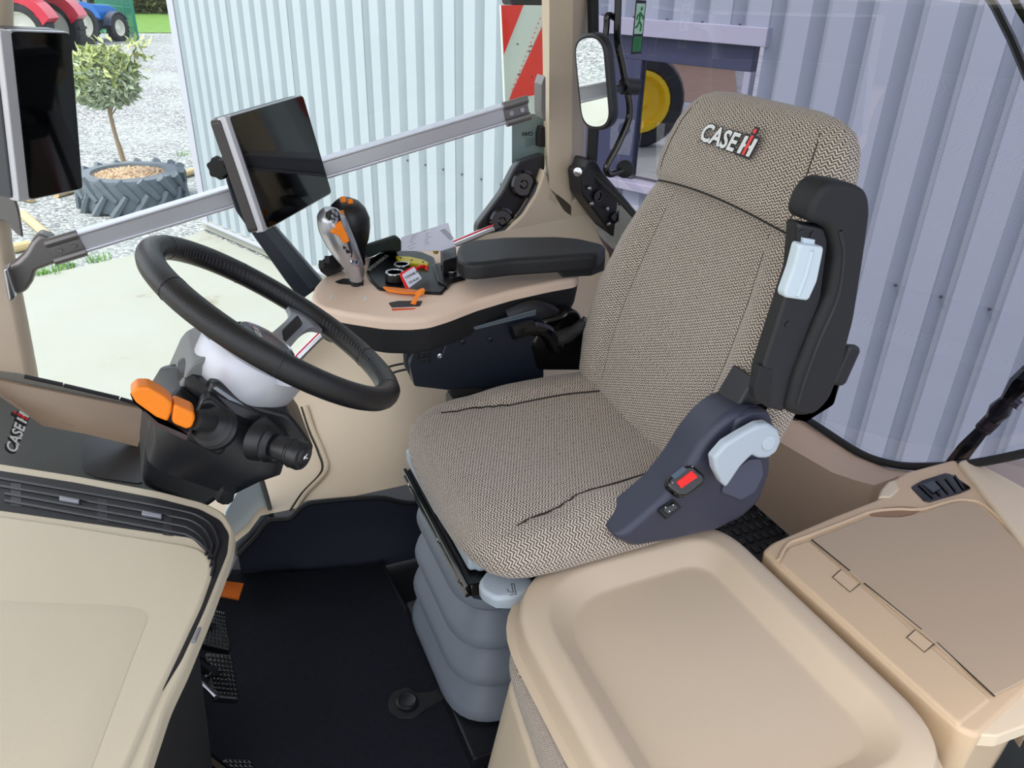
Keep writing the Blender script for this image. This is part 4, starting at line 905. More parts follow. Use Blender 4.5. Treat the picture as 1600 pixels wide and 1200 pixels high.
mk('stop_pin', *lathe([(.007, 0), (.007, .01), (0, .012)], at(852, 520, y=1.335), (0, -1, .2), 12), SATIN, ls)
mk('support_post', *box((.56, 1.36, .36), (.2, .05, .36), None, .01), BLACK, ls)
# ------------------------------------------------------------------ armrest console
CZ = .75
con = empty('armrest_console', V((.5, 1.45, .64)), 'beige right armrest console with black underside and control panels', 'console')
top_px = [(486, 463), (490, 448), (500, 436), (520, 421), (548, 408), (610, 392), (700, 384), (800, 380), (890, 398), (904, 410), (905, 428), (900, 434), (860, 441), (800, 454), (745, 470), (700, 487), (670, 496), (640, 499), (600, 498), (540, 489), (500, 480), (490, 473)]
tp_ = rnd(P_(top_px, z=CZ), .012, 4)
mk('top_shell', *plate(tp_, (0, 0, 1), .022, .010, 5), BEIGE2, con, label='beige upper shell')
mk('lower_shell', *plate([p + V((0, 0, -.018)) for p in tp_], (0, 0, 1), .062, .002, 2, rb=.014, inset=.006), BLACKM, con, label='black underside')
# pad
pp = P_([(713, 392), (716, 381), (735, 374), (790, 369), (868, 368), (905, 371), (948, 381), (934, 396), (880, 400), (800, 405), (750, 411), (726, 411), (716, 404)], z=.818)
pad = mk('armrest_pad', *plate(rnd(pp, .012, 4), (0, 0, 1), .036, .012, 5, rb=.006), mat('black_soft_pad', S(27, 28, 31), .5, bump=.35, bscale=420), con, label='black padded armrest top')
mk('pad_hinge', *plate(rnd(P_([(870, 402), (930, 396), (946, 386), (946, 402), (925, 410), (880, 412)], z=.785), .004), (0, 0, 1), .03, .004), BLACKM, con)
# gloss control pod
PODG = mat('pod_black', S(12, 12, 15), .3, spec=.3)
pod = mk('control_pod', *plate(rnd(P_([(572, 424), (578, 404), (600, 390), (616, 388), (660, 393), (678, 401), (682, 414), (704, 420), (712, 432), (690, 457), (655, 455), (592, 450), (578, 436)], z=CZ + .006), .006, 4), (0, 0, 1), .02, .004, 3), PODG, con, label='gloss black control pod')
PZ = CZ + .008
def kn(px, py, r, h, z=PZ, par=pod, nm_='dial'):
    k_ = mk(nm_, *lathe([(r, 0), (r, h * .75), (r * .93, h), (r * .7, h), (r * .68, h - .0015), (0, h - .0015)], at(px, py, z=z), (0, 0, 1), 26), BLACK, par)
    mk('dial_ring', *lathe([(r * .95, h - .0005), (r * .93, h + .0012), (r * .74, h + .0012), (r * .72, h - .0005)], at(px, py, z=z), (0, 0, 1), 26), SATIN, k_); return k_
kn(617, 437, .020, .016); kn(628, 421, .018, .012); kn(697, 421, .011, .012); kn(706, 428, .010, .007)
yb = mk('yellow_switch_bank', *plate(rnd(P_([(618, 399), (640, 400), (662, 405), (670, 410), (668, 415), (640, 411), (622, 406)], z=PZ + .006), .003), (-.1, -.3, 1), .01, .003), YELLOW, pod, label='yellow switch bank')
for q in ((626, 403), (643, 406), (661, 409)): mk('switch_symbol', *box(at(*q, z=PZ + .0075), (.004, .005, .0006), None, .0), INKB, yb)
b = MB()
for i in range(9):
    c = at(lerp(577, 604, i / 8), lerp(421, 400, i / 8), z=PZ + .003); b.add(box(c, (.0025, .010, .004), ((.8, .6, 0), (-.6, .8, 0), (0, 0, 1)), .0005, 1))
b.build('button_row', mat('grey_buttons', S(120, 122, 118), .4), pod, kind='stuff')
mk('orange_strip', *plate(rnd(P_([(598, 447), (620, 449), (664, 454), (662, 458), (625, 456), (604, 452)], z=CZ + .009), .002), (0, 0, 1), .004, .001), ORANGE, pod, label='orange strip')
sd_ = mk('side_pod', *plate(rnd(P_([(676, 412), (700, 408), (722, 424), (728, 430), (706, 436), (698, 446), (684, 440)], z=CZ + .010), .004), (0, 0, 1), .012, .003), PODG, con)
mk('thumb_switch', *plate(rnd(P_([(688, 388), (712, 384), (714, 402), (692, 408)], z=.79), .003), (0, 0, 1), .03, .004), BLACK, con)
mk('yellow_knob', *lathe([(.005, 0), (.007, .006), (.006, .012), (0, .013)], at(681, 396, z=.775), (0, 0, 1), 14), mat('brass_yellow', S(206, 170, 40), .4), con)
for q in ((518, 463), (571, 467)): mk('arrow_mark', *plate(P_([(q[0] - 3, q[1] - 4), (q[0] + 4, q[1] - 1), (q[0] - 1, q[1] + 4)], z=CZ + .0006), (0, 0, 1), .0005), WHITE, con, smooth=0)
mk('throttle_slot', *plate(rnd(P_([(607, 473), (622, 470), (660, 470), (656, 478), (612, 480)], z=CZ + .001), .003), (0, 0, 1), .002), INKB, con, smooth=0)
mk('throttle_mark', *plate(P_([(612, 482), (650, 481), (646, 483), (613, 485)], z=CZ + .0008), (0, 0, 1), .001), mat('orange_red_print', S(226, 84, 30), .6), con, smooth=0)
th = mk('throttle_tab', *tube(cr([at(645, 476, z=CZ), at(650, 466, z=CZ + .01), at(656, 456, z=CZ + .02), at(663, 452, z=CZ + .024)], 4), [.007, .006, .0055, .005, .005, .005, .006, .0065, .006, .006, .005, .005, .004], 8, sx=.5), ORANGE, con, label='orange hand throttle tab')
mk('lever_gate', *plate(rnd(P_([(523, 440), (536, 435), (568, 436), (568, 446), (530, 443)], z=CZ + .001), .003), (0, 0, 1), .003), BLACKM, con, smooth=0)
# silver multifunction lever: swept sections
lvp = [at(556, 438, y=1.50), at(556, 428, y=1.50), at(554, 418, y=1.50), at(548, 406, y=1.50), at(540, 392, y=1.50), at(530, 374, y=1.50), at(521, 354, y=1.50), at(517, 338, y=1.50), at(518, 326, y=1.50)]
ml = empty('multifunction_lever', lvp[0], 'silver multifunction drive lever with orange buttons on the console', 'lever')
rr_ = [.013, .017, .019, .022, .026, .029, .030, .027, .014]
mk('lever_neck', *tube([at(556, 446, y=1.50), at(556, 428, y=1.50)], .010, 10), BLACKM, ml)
body = mk('lever_body', *tube(cr(lvp, 4), [rr_[i // 4] + (rr_[min(i // 4 + 1, 8)] - rr_[i // 4]) * (i % 4) / 4 for i in range(33)], 18, up=(0, 1, .0), sx=1.15), SILVER, ml, smooth=60)
LF = V((.45, -.72, .42)).normalized()
ins = mk('button_face', *plate(rnd(P_([(515, 329), (523, 324), (531, 331), (534, 344), (538, 356), (547, 374), (552, 392), (551, 403), (543, 398), (529, 380), (518, 356), (514, 340)], y=1.470), .003, 3), LF, .012, .003), BLACK, body)
for q, c_ in (((521, 330), 0), ((526, 334), 0), ((520, 338), 0), ((526, 342), 0), ((521, 346), 0)): mk('button', *box(at(*q, y=1.464), (.006, .008, .004), (frame(LF)), .001, 1), mat('grey_button', S(130, 132, 136), .4), ins)
mk('thumb_toggle', *plate(rnd(P_([(526, 349), (533, 344), (537, 354), (543, 366), (547, 377), (540, 379), (532, 368), (521, 362), (521, 356), (528, 356)], y=1.462), .002, 2), LF, .012, .002), ORANGE, ins, label='orange thumb toggle')
for q in ((538, 385), (543, 392)): mk('button', *box(at(*q, y=1.470), (.008, .01, .004), (frame(LF)), .001, 1), BLACKM, ins)
mk('badge', *lathe([(.009, 0), (.009, .003), (.0075, .004), (0, .004)], at(553, 408, y=1.478), LF, 18), BLACK, body)
mk('badge_ring', *lathe([(.0095, .0), (.0105, .002), (.0095, .004), (.0085, .004)], at(553, 408, y=1.478), LF, 18), SATIN, body)
# black joystick behind
js = empty('joystick', at(545, 400, y=1.60), 'rounded black joystick with orange buttons behind the silver lever', 'lever')
jc = at(545, 345, y=1.60); ju = V((-.15, 0, 1)).normalized()
jr = []
for h_, rx, ry in ((-.10, .014, .014), (-.07, .020, .020), (-.045, .033, .034), (-.02, .041, .044), (.0, .044, .048), (.02, .040, .046), (.036, .030, .036), (.046, .015, .02), (.048, .004, .006)):
    a_, b_, n_ = frame(ju, (0, 1, 0)); jr.append([jc + n_ * h_ + a_ * rx * cos(k * pi / 12) + b_ * ry * sin(k * pi / 12) for k in range(24)])
jb = mk('grip', *rings(jr), BLACK, js, smooth=80)
for q, sz in (((536, 312), (.010, .012)), ((532, 334), (.014, .012)), ((547, 315), (.010, .010))): mk('button', *box(at(*q, y=1.563), (sz[0], sz[1], .01), frame(V((.1, -.9, .5))), .002, 2), ORANGE, jb)
mk('hat_switch', *lathe([(.007, 0), (.007, .004), (.004, .006), (0, .006)], at(539, 348, y=1.560), (.2, -1, .3), 14), BLACKM, jb)
# rocker switches left of the lever and rear bin
rk = empty('rocker_block', at(512, 415, y=1.56), 'small black rocker switch block at the console tip', 'switch')
mk('block', *plate(rnd(P_([(496, 413), (505, 404), (522, 396), (530, 400), (533, 418), (510, 432), (500, 424)], y=1.56), .003), (-.3, -.8, .4), .04, .004), BLACK, rk)
for q in ((503, 413), (512, 406)): mk('rocker', *box(at(*q, y=1.553), (.012, .016, .01), frame(V((-.3, -.8, .4))), .002, 2), BLACKM, rk)
bin_ = mk('document_holder', *plate(rnd(P_([(560, 395), (575, 380), (600, 372), (618, 366), (628, 374), (628, 392), (600, 392), (580, 402)], y=1.62), .006), (0, -1, .4), .05, .006), mat('dark_green_grey_plastic', S(48, 56, 56), .5)); tag(bin_, 'dark grey document holder behind the control pod', 'holder')
# papers
ppl = (V((-.2, -.75, .62)).normalized(), at(665, 372, y=1.56))
pc_ = P_([(627, 371), (700, 348), (711, 385), (690, 392), (627, 392)], pl=ppl)
pap = empty('delivery_note', pc_[4], 'white printed delivery note with barcode lying behind the console', 'paper')
mk('sheet', *plate(pc_, ppl[0], .0012), PAPER, pap, smooth=0)
b = MB()
pr_ = (pc_[1] - pc_[0]).normalized(); pu_ = ppl[0].cross(pr_)
for i in range(9): 
    c = at(lerp(688, 702, i / 8), lerp(363, 377, i / 8) - 2, pl=(ppl[0], ppl[1] + ppl[0] * .0003)); b.add(plate([c, c + pr_ * .012, c + pr_ * .012 + pu_ * .0012, c + pu_ * .0012], ppl[0], .0002))
b.build('barcode', INK, pap, smooth=0, kind='stuff')
b = MB(); rr = random.Random(2)
for i in range(7):
    for j in range(2):
        c = at(640 + j * 24 + rr.uniform(-3, 3), 369 + i * 3.4 - j * 7, pl=(ppl[0], ppl[1] + ppl[0] * .0003)); b.add(plate([c, c + pr_ * rr.uniform(.006, .018), c + pr_ * .006 + pu_ * .0007, c + pu_ * .0007], ppl[0], .0002))
b.build('printed_lines', INK, pap, smooth=0, kind='stuff')
# red and white tag
tg = empty('key_tag', at(645, 440, z=CZ + .03), 'red framed white tag with black capitals hanging over the dials', 'tag')
tn_ = V((.0, -.70, .71)).normalized(); t0 = at(643, 435, z=CZ + .032)
tq = P_([(624, 427), (646, 415), (659, 434), (635, 452)], pl=(tn_, t0)); mk('card', *plate(rnd(tq, .002, 2), tn_, .003, .001), RED, tg)
tq2 = P_([(628, 429), (647, 417), (659, 435), (639, 450)], pl=(tn_, t0 + tn_ * .0006)); mk('label', *plate(tq2, tn_, .0008), PAPER, tg, smooth=0)
tr_ = (at(655, 428, pl=(tn_, t0)) - at(634, 439, pl=(tn_, t0))).normalized(); tu_ = tn_.cross(tr_)
if tu_.z < 0: tu_ = -tu_
for s_, q in (('CONNE P', (634, 436)), ('DE RUN', (640, 444))): text(s_, .0068, at(*q, pl=(tn_, t0 + tn_ * .0012)), tr_, tu_, INKB, 'tag_lettering', tg, off=.02, thick=.0003)
mk('strap', *tube(cr([at(650, 420, z=CZ + .03), at(662, 416, z=CZ + .028), at(668, 422, z=CZ + .02)], 4), .004, 6), RED, tg)

# ------------------------------------------------------------------ monitors
BSIL = mat('bright_silver_edge', S(206, 206, 212), .35, metal=.35)
def display(name, c, right, up, w_, h_, d, label, frame_m):
    right, up = V(right).normalized(), V(up).normalized(); n = right.cross(up).normalized(); c = V(c)
    e_ = empty(name, c - up * h_ / 2, label, 'monitor')
    mk('bezel', *plate(rrect(c - n * .001, right, up, w_ + .008, h_ + .010, .010, 5), n, .012, .002, 3), frame_m, e_)
    mk('housing', *plate(rrect(c - n * .012, right, up, w_ + .012, h_ + .012, .012, 5), n, d, .002, 2, rb=.006), BLACK, e_)
    mk('screen', *plate(rrect(c + n * .0008, right, up, w_ + .004, h_ + .005, .008, 5), n, .003, .0006, 2), SCREEN, e_)
    return e_, n
md, mn2 = display('center_monitor', (.216, 1.625, .985), (.592, .806, 0), (-.183, .135, .974), .278, .200, .028, 'black touch monitor with silver edge on the console arm', SILVER)
mR, mU = V((.592, .806, 0)).normalized(), V((-.183, .135, .974)).normalized(); mC = V((.216, 1.625, .985))
mk('silver_side', *plate(rnd([mC - mR * .1555 - mU * .105 - mn2 * .001, mC - mR * .1405 - mU * .105 - mn2 * .001, mC - mR * .1405 + mU * .105 - mn2 * .001, mC - mR * .1555 + mU * .105 - mn2 * .001], .003), mn2, .016, .002), BSIL, md)
mk('back_shell', *plate(rnd([mC - mR * .158 - mU * .104 - mn2 * .012, mC + mR * .13 - mU * .104 - mn2 * .012, mC + mR * .13 + mU * .104 - mn2 * .012, mC - mR * .158 + mU * .104 - mn2 * .012], .01), mn2, .02, .002), mat('dark_brown_grey', S(70, 66, 66), .4, metal=.3), md)
mk('side_button', *tube([mC - mR * .1505 + mU * .03 - mn2 * .015, mC - mR * .1505 + mU * .0 - mn2 * .015], .003, 6), BLACKM, md)
ma_ = empty('display_stand', at(480, 470, y=1.60), 'dark blue-black bent stand carrying the touch monitor above the console tip', 'stand')
mk('arm_bar', *plate(rnd(P_([(360, 245), (378, 240), (398, 300), (424, 350), (506, 444), (470, 470), (446, 440), (368, 330), (352, 280)], y=1.655), .006, 3), (-.2, -1, .1), .03, .005), mat('blue_black_plastic', S(32, 38, 50), .4), ma_)
mk('arm_face', *plate(P_([(424, 352), (505, 444), (484, 452), (412, 362)], y=1.653), (-.2, -1, .1), .006, .002), mat('slate_face', S(52, 62, 70), .45), ma_)
kc = at(343, 262, y=1.66)
mk('knob', *rings([[kc + mR * h_ + (mU * cos(a) + mn2 * sin(a)) * r_ * (1 + .10 * cos(6 * a)) for a in [k * pi / 24 for k in range(48)]] for h_, r_ in ((-.012, .010), (-.010, .020), (.004, .021), (.008, .015))]), BLACKM, ma_)
mk('clamp', *tube([kc, kc + mR * .03], .018, 16), mat('blue_black_plastic2', S(30, 36, 48), .35), ma_)
ld, ln = display('left_monitor', (-.184, 1.676, 1.073), (.609, .789, -.08), (.136, -.004, .991), .125, .275, .035, 'tall black mirror-camera monitor with silver edge on the front pillar', SILVER)
lR, lU = V((.609, .789, -.08)).normalized(), V((.136, -.004, .991)).normalized(); lC = V((-.184, 1.676, 1.073))
mk('silver_side', *plate(rrect(lC - lR * .0755, lR, lU, .024, .284, .005), ln, .02, .003), BSIL, ld)
mk('back_shell', *plate(rrect(lC - lR * .02 - ln * .012, lR, lU, .142, .280, .012), ln, .03, .004), mat('dark_grey_shell', S(66, 68, 74), .4), ld)
mk('mount', *tube([lC - ln * .03 - lU * .05, lC - ln * .10 - lU * .05], .02, 10), BLACK, ld)

# ------------------------------------------------------------------ steering wheel and column
CW = V((.104, 1.059, .879)); NW = V((sin(.654) * cos(.032), sin(.032), cos(.654) * cos(.032))).normalized()
UW = V((0, 1, 0)).cross(NW).normalized(); VW = NW.cross(UW)
def W(u, v, h=0.0): return CW + UW * u + VW * v + NW * h
sw_ = empty('steering_wheel', W(0, 0, -.08), 'black leather steering wheel with silver spokes', 'steering wheel')
RW = .185
rim = mk('rim', *tube([W(RW * cos(a), RW * sin(a)) for a in [k * 2 * pi / 96 for k in range(96)]], .0172, 16, closed=True), LEATHER, sw_, smooth=180)
b = MB()
for k in range(150):
    a = k * 2 * pi / 150
    if any(abs((a - c_ + pi) % (2 * pi) - pi) < .13 for c_ in (radians(60), radians(180), radians(-60))): continue
    for q in (-1, 1):
        p0 = W((RW - .0165) * cos(a), (RW - .0165) * sin(a), .004); p1 = W((RW - .0165) * cos(a + q * .012), (RW - .0165) * sin(a + q * .012), .009 if q > 0 else -.001)
        b.add(tube([p0, p1], .0009, 4))
b.build('stitching', mat('dark_thread', S(64, 66, 70), .6), rim, kind='stuff', smooth=0)
for a in (radians(-100), radians(100), radians(20), radians(-20), radians(150), radians(-150)):
    c_ = W(RW * cos(a), RW * sin(a)); d_ = (-UW * sin(a) + VW * cos(a)); mk('leather_joint', *lathe([(.0174, -.0006), (.0177, 0), (.0174, .0006)], c_, d_, 24), BLACKM, rim)
HB = -.082
for a in (radians(60), radians(180), radians(-60)):
    d_ = UW * cos(a) + VW * sin(a); e_ = NW.cross(d_)
    def SP(r_, w_, h_): return W(0, 0) + d_ * r_ + e_ * w_ + NW * h_
    ctr = [(.050, .026, HB + .026), (.085, .019, HB + .036), (.120, .016, -.022), (.148, .020, -.010), (.168, .034, -.006)]
    L1 = [SP(r_, -w_, h_) for r_, w_, h_ in ctr]; L2 = [SP(r_, w_, h_) for r_, w_, h_ in ctr]
    rows = [cr(L1, 4), cr([SP(r_, -w_ * .4, h_ + .003) for r_, w_, h_ in ctr], 4), cr([SP(r_, w_ * .4, h_ + .003) for r_, w_, h_ in ctr], 4), cr(L2, 4)]
    spk = grid(rows, 'spoke', mat('spoke_grey', S(150, 154, 160), .35, metal=.5), sw_, .009, NW)
    mk('spoke_opening', *plate(rnd([SP(.088, -.008, -.042), SP(.130, -.008, -.009), SP(.140, .008, -.004), SP(.102, .008, -.030)], .003), (NW - d_ * .55), .004), INKB, spk, smooth=0)
hub = mk('hub_bowl', *lathe([(.035, HB + .034), (.062, HB + .034), (.074, HB + .028), (.078, HB + .014), (.075, HB - .010), (.068, HB - .026), (.056, HB - .032)], CW, NW, 40), HUBW, sw_, label='light silver hub bowl')
pdn = mk('hub_pad', *lathe([(.046, HB + .036), (.050, HB + .046), (.046, HB + .052), (.034, HB + .054), (0, HB + .054)], CW, NW, 36), GLOSS, sw_)
mk('hub_ring', *lathe([(.038, HB + .0545), (.040, HB + .056), (.042, HB + .0545)], CW, NW, 36), SATIN, pdn)
logo(W(-.010, -.026, HB + .055), VW, -UW, .0098, pdn, .0004, outline=False)
# column
col_ = empty('steering_column', W(-.02, 0, -.42), 'black steering column housing with orange shuttle lever and wiper stalk', 'column')
mk('collar', *lathe([(.066, HB - .022), (.080, HB - .026), (.084, HB - .036), (.078, HB - .05), (.060, HB - .054)], CW, NW, 36), BLACK, col_)
def CP(u, v, h): return W(u, v, h)
prof = [(-.06, .085, .060, .02), (HB - .050, 0, 0, 0)]
rs = []
for h_, u0, u1, w_, r_ in ((HB - .048, -.075, .080, .075, .05), (HB - .07, -.090, .098, .085, .045), (HB - .10, -.088, .105, .085, .035), (HB - .125, -.075, .085, .078, .03), (HB - .16, -.065, .070, .066, .03)):
    rs.append(rnd([CP(u0, -w_, h_), CP(u1, -w_, h_), CP(u1, w_, h_), CP(u0, w_, h_)], r_, 5))
hs_ = mk('housing', *rings(rs), BLACK, col_, smooth=50)
mk('side_shroud', *plate(rnd(P_([(262, 648), (292, 580), (302, 568), (332, 553), (344, 556), (348, 600), (344, 612), (330, 616), (318, 634), (290, 690), (266, 694)], y=1.02), .004, 3), -VW, .12, .004), mat('shroud_grey', S(120, 122, 122), .45), col_)
mk('column_cover', *plate(rnd(P_([(330, 601), (342, 598), (392, 632), (452, 648), (470, 670), (492, 702), (470, 730), (415, 728), (372, 716), (318, 690), (296, 660), (318, 630)], y=.985), .006, 3), (0, -1, 0), .13, .008, 4), BLACK, col_)
mk('stalk_boss', *plate(rnd(P_([(314, 626), (330, 622), (374, 656), (346, 716), (288, 688)], y=.962), .010, 4), (-.1, -1, .1), .03, .006, 4), BLACK, col_)
mk('stalk_boss', *plate(rnd(P_([(404, 660), (420, 656), (460, 690), (436, 728), (386, 716)], y=.958), .010, 4), (.1, -1, .1), .04, .006, 4), BLACK, col_)
lb = mk('data_label', *plate(rnd(P_([(333, 607), (339, 605), (386, 637), (381, 642)], y=.982), .001), (0, -1, 0), .002), mat('silver_label', S(150, 156, 164), .4), col_)
# orange shuttle lever towards the camera side
lp0 = at(338, 664, y=.955); lp1 = at(304, 650, y=.93); 
sb = mk('lever_boot', *lathe([(.030, -.012), (.030, -.004), (.026, .0), (.028, .005), (.021, .010), (.024, .015), (.017, .022), (0, .022)], at(334, 666, y=.955), (lp1 - at(336, 668, y=.965)), 26), BLACK, col_)
sl_ = mk('shuttle_lever', *tube([at(340, 664, y=.955), at(316, 657, y=.937), at(304, 656, y=.932)], [.014, .0145, .013], 14), BLACKM, col_, label='black lever with orange grip')
oy = .925
og_ = [(288, 637), (302, 645), (306, 656), (300, 670), (290, 672), (272, 664), (270, 655), (272, 640)]
mk('orange_grip', *plate(rnd(P_([(271, 631), (302, 644), (306, 654), (301, 668), (292, 672), (268, 662)], y=oy), .006, 4), (0, -1, 0), .026, .004, 4), ORANGE, sl_, label='orange lever grip')
mk('orange_grip', *plate(rnd(P_([(203, 615), (214, 605), (232, 605), (258, 620), (270, 631), (268, 645), (262, 660), (244, 653), (212, 630)], y=oy), .003, 4), (0, -1, 0), .024, .004, 4), ORANGE, sl_, label='orange lever tip')
mk('grip_base', *plate(rnd(P_([(202, 614), (212, 628), (246, 657), (294, 677), (300, 672), (292, 690), (244, 668), (206, 624)], y=oy + .006), .003), (-.2, -1, .2), .03, .003), mat('dark_grip_plastic', S(70, 58, 60), .5), sl_)  # dark strip along the lower edge of the orange grip
# wiper stalk
wk0, wk1 = at(418, 692, y=.945), at(476, 714, y=.90); wd = (wk1 - wk0)
wl2 = wd.length; mk('stalk_boot', *lathe([(.030, -.016), (.028, -.006), (.024, .002), (.026, .006), (.019, .012), (0, .012)], wk0, wd, 26), BLACK, col_)
stk = mk('wiper_stalk', *lathe([(.012, 0), (.013, wl2 * .2), (.017, wl2 * .3), (.018, wl2 * .62), (.020, wl2 * .66), (.0205, wl2 * .9), (.0185, wl2 * .97), (.013, wl2 * .985), (.012, wl2 * 1.01), (.009, wl2 * 1.03), (0, wl2 * 1.035)], wk0, wd, 24), BLACK, col_)
e1 = wk0 + wd * 1.037; fa, fb, fn_ = frame(wd)
b = MB(); b.add(tube([e1 + fa * .003 + fb * -.003, e1 + fa * -.001 + fb * .0], .0008, 5)); b.add(lathe([(.002, 0), (.0026, .0005), (.002, .001)], e1 + fa * -.003 + fb * .002, fn_, 8)); b.add(tube([e1 - fa * .005, e1 + fa * .003 + fb * .004], .0007, 5)); b.build('horn_symbol', WHITE, stk, smooth=0)
mk('stalk_grooves', *lathe([(.0206, wl2 * .70), (.0210, wl2 * .71), (.0206, wl2 * .72)], wk0, wd, 24), BLACKM, stk)
# lower column body and foot bulge
lower = [(HB - .12, -.02, .07, .07), (HB - .18, -.03, .075, .075), (HB - .25, -.04, .08, .08), (HB - .32, -.05, .085, .085), (HB - .42, -.06, .09, .09)]
rs = [rnd([CP(u - a_, -b_, h_), CP(u + a_, -b_, h_), CP(u + a_, b_, h_), CP(u - a_, b_, h_)], .05, 6) for h_, u, a_, b_ in lower]
mk('lower_cover', *plate(rnd(P_([(218, 762), (224, 700), (232, 670), (250, 650), (276, 644), (310, 650), (400, 722), (402, 750), (380, 766), (345, 780), (320, 800)], y=1.045), .016, 5), (0, -1, 0), .13, .012, 5), BLACK, col_, smooth=60)
mk('tilt_pedal', *tube([at(358, 760, y=.98), at(350, 776, y=.99)], [.010, .014], 10), BLACKM, col_)

# ------------------------------------------------------------------ dashboard tray ahead of the column
dz = .55
dsh = empty('dash_tray', at(100, 700, z=dz), 'dark dashboard tray with beige far wall and logo', 'dashboard')
mk('tray_floor', *plate(rnd(P_([(-90, 575), (-10, 590), (60, 640), (260, 690), (300, 780), (200, 800), (-100, 780)], z=dz), .01), (0, 0, 1), .04, .003), mat('dark_green_grey', S(44, 48, 46), .55, bump=.15, bscale=600), dsh)
mk('tray_wall', *grid([P_([(-60, 588), (0, 600), (110, 618), (222, 640), (248, 652)], y=1.40), P_([(-60, 640), (40, 630), (130, 655), (215, 676), (232, 690)], y=1.385), P_([(-60, 680), (68, 658), (130, 668), (215, 692), (225, 700)], y=1.36)], '_t', BEIGE).data.vertices and ([], [])) if False else None
grid([P_([(-90, 574), (-30, 584), (0, 592), (110, 614), (218, 636), (252, 648)], y=1.40), P_([(-90, 580), (-30, 590), (6, 605), (118, 634), (218, 658), (244, 670)], y=1.398), P_([(-90, 584), (-28, 594), (38, 634), (126, 660), (216, 682), (234, 690)], y=1.385), P_([(-90, 588), (-26, 597), (68, 662), (132, 674), (214, 694), (224, 700)], y=1.36)], 'tray_wall', mat('tray_beige', S(182, 160, 140), .5, bump=.1, bscale=800), dsh, .01, (0, 1, -.1), smooth=60)
mk('tray_rim', *plate(P_([(-60, 572), (30, 582), (230, 634), (250, 646), (248, 652), (222, 644), (0, 596), (-60, 584)], y=1.402), (0, -.6, .8), .014, .002), mat('grey_rim', S(150, 148, 140), .4, metal=.3), dsh)
for a_, c_ in (((38, 588), (98, 601)), ((100, 602), (186, 622)), ((188, 623), (226, 634))): mk('defrost_slot', *tube(P_([a_, c_], y=1.394), .0035, 6), INKB, dsh)
cub = mk('cubby', *plate(rnd(P_([(128, 686), (150, 683), (226, 702), (222, 756), (150, 746), (130, 736)], z=dz + .002), .012, 5), (0, 0, 1), .004), mat('cubby_black', S(12, 13, 20), .3), dsh, smooth=0)
la, lb_ = at(28, 700, z=dz + .03), at(31, 640, z=dz + .03)
lrt = (at(33, 637, z=dz + .03) - at(22, 700, z=dz + .03)).normalized(); lnr = V((.55, -.45, .7)).normalized(); lrt = (lrt - lnr * lrt.dot(lnr)).normalized(); lup = lnr.cross(lrt)
logo(at(20, 714, z=dz + .012), lrt, lup, .0172, dsh, .006)

# ------------------------------------------------------------------ side dash pod with long air vents, nearest the camera at lower left
DZ = .68
PODB = mat('grey_beige_plastic', S(192, 182, 160), 0.48, bump=.1, bscale=900)
pod2 = empty('vent_console', at(150, 950, z=0.3), 'beige front console with long curved black air vent nearest the camera', 'console')
out_px = [(-260, 690), (0, 723), (120, 742), (250, 766), (320, 784), (350, 799), (366, 826), (362, 856), (350, 890), (325, 956), (290, 1040), (262, 1098), (228, 1200), (150, 1420), (-400, 1420)]
o3 = P_(out_px, z=DZ); mk('outer_rim', *plate(rnd(o3, .012, 4), (0, 0, 1), .018, .005, 4), PODB, pod2, label='beige outer rim')
vt = P_([(-260, 700), (0, 735), (120, 754), (250, 779), (312, 795), (344, 812), (358, 834), (355, 864), (318, 956), (284, 1030), (246, 1092), (241, 1100), (260, 1040), (330, 870), (300, 840), (-260, 760)], z=DZ + .001)
mk('vent_bed', *plate(rnd(vt, .008, 4), (0, 0, 1), .006, .001), mat('vent_black', S(13, 13, 17), .6), pod2)
lid = P_([(-260, 775), (0, 803), (100, 817), (200, 834), (290, 848), (318, 856), (334, 874), (333, 896), (316, 945), (244, 1098), (200, 1200), (130, 1380), (-400, 1380)], z=DZ + .004)
mk('console_lid', *plate(rnd(lid, [.0, .0, .004, .004, .02, .012, .012, .012, .01, .01, .01, 0, 0], 5), (0, 0, 1), .014, .007, 5), PODB, pod2, label='beige lid')
# shallow raised field on the lid
fp = P_([(-360, 905), (20, 940), (186, 946), (236, 954), (206, 1030), (110, 1290), (20, 1380), (-400, 1380)], z=DZ + .0042); fc = sum(fp, V((0, 0, 0))) / len(fp)
f0 = rnd(fp, .03, 5); f1 = rnd([p + (fc - p).normalized() * .028 + V((0, 0, .0035)) for p in fp], .03, 5); mk('lid_field', *rings([f0, f1]), PODB, pod2, smooth=70)
fz = DZ + .0042
fins = [(.16, (0, 747), (250, 791), (318, 810), (340, 840), (336, 866), (300, 950)), (.3, (0, 759), (250, 803), (308, 818), (330, 846), (326, 872), (290, 962)), (.5, (8, 771), (250, 815), (300, 828), (322, 852), (318, 876), (282, 970)), (.7, (8, 782), (250, 827), (298, 838), (326, 862), (334, 880), (330, 900))]
for k, f_ in enumerate(fins): mk('vent_fin', *tube(cr(P_(list(f_[1:]), z=DZ + .002), 6), .0018, 6), mat('fin_black', S(34, 36, 42), .35), pod2)
for q in ((108, 779), (237, 802)): mk('vent_tab', *plate(rnd(P_([(q[0] - 15, q[1] - 5), (q[0] + 16, q[1] + 1), (q[0] + 15, q[1] + 6), (q[0] - 16, q[1] + 1)], z=DZ + .006), .001), (0, 0, 1), .004, .001), mat('tab_grey', S(136, 138, 146), .3, metal=.4), pod2)
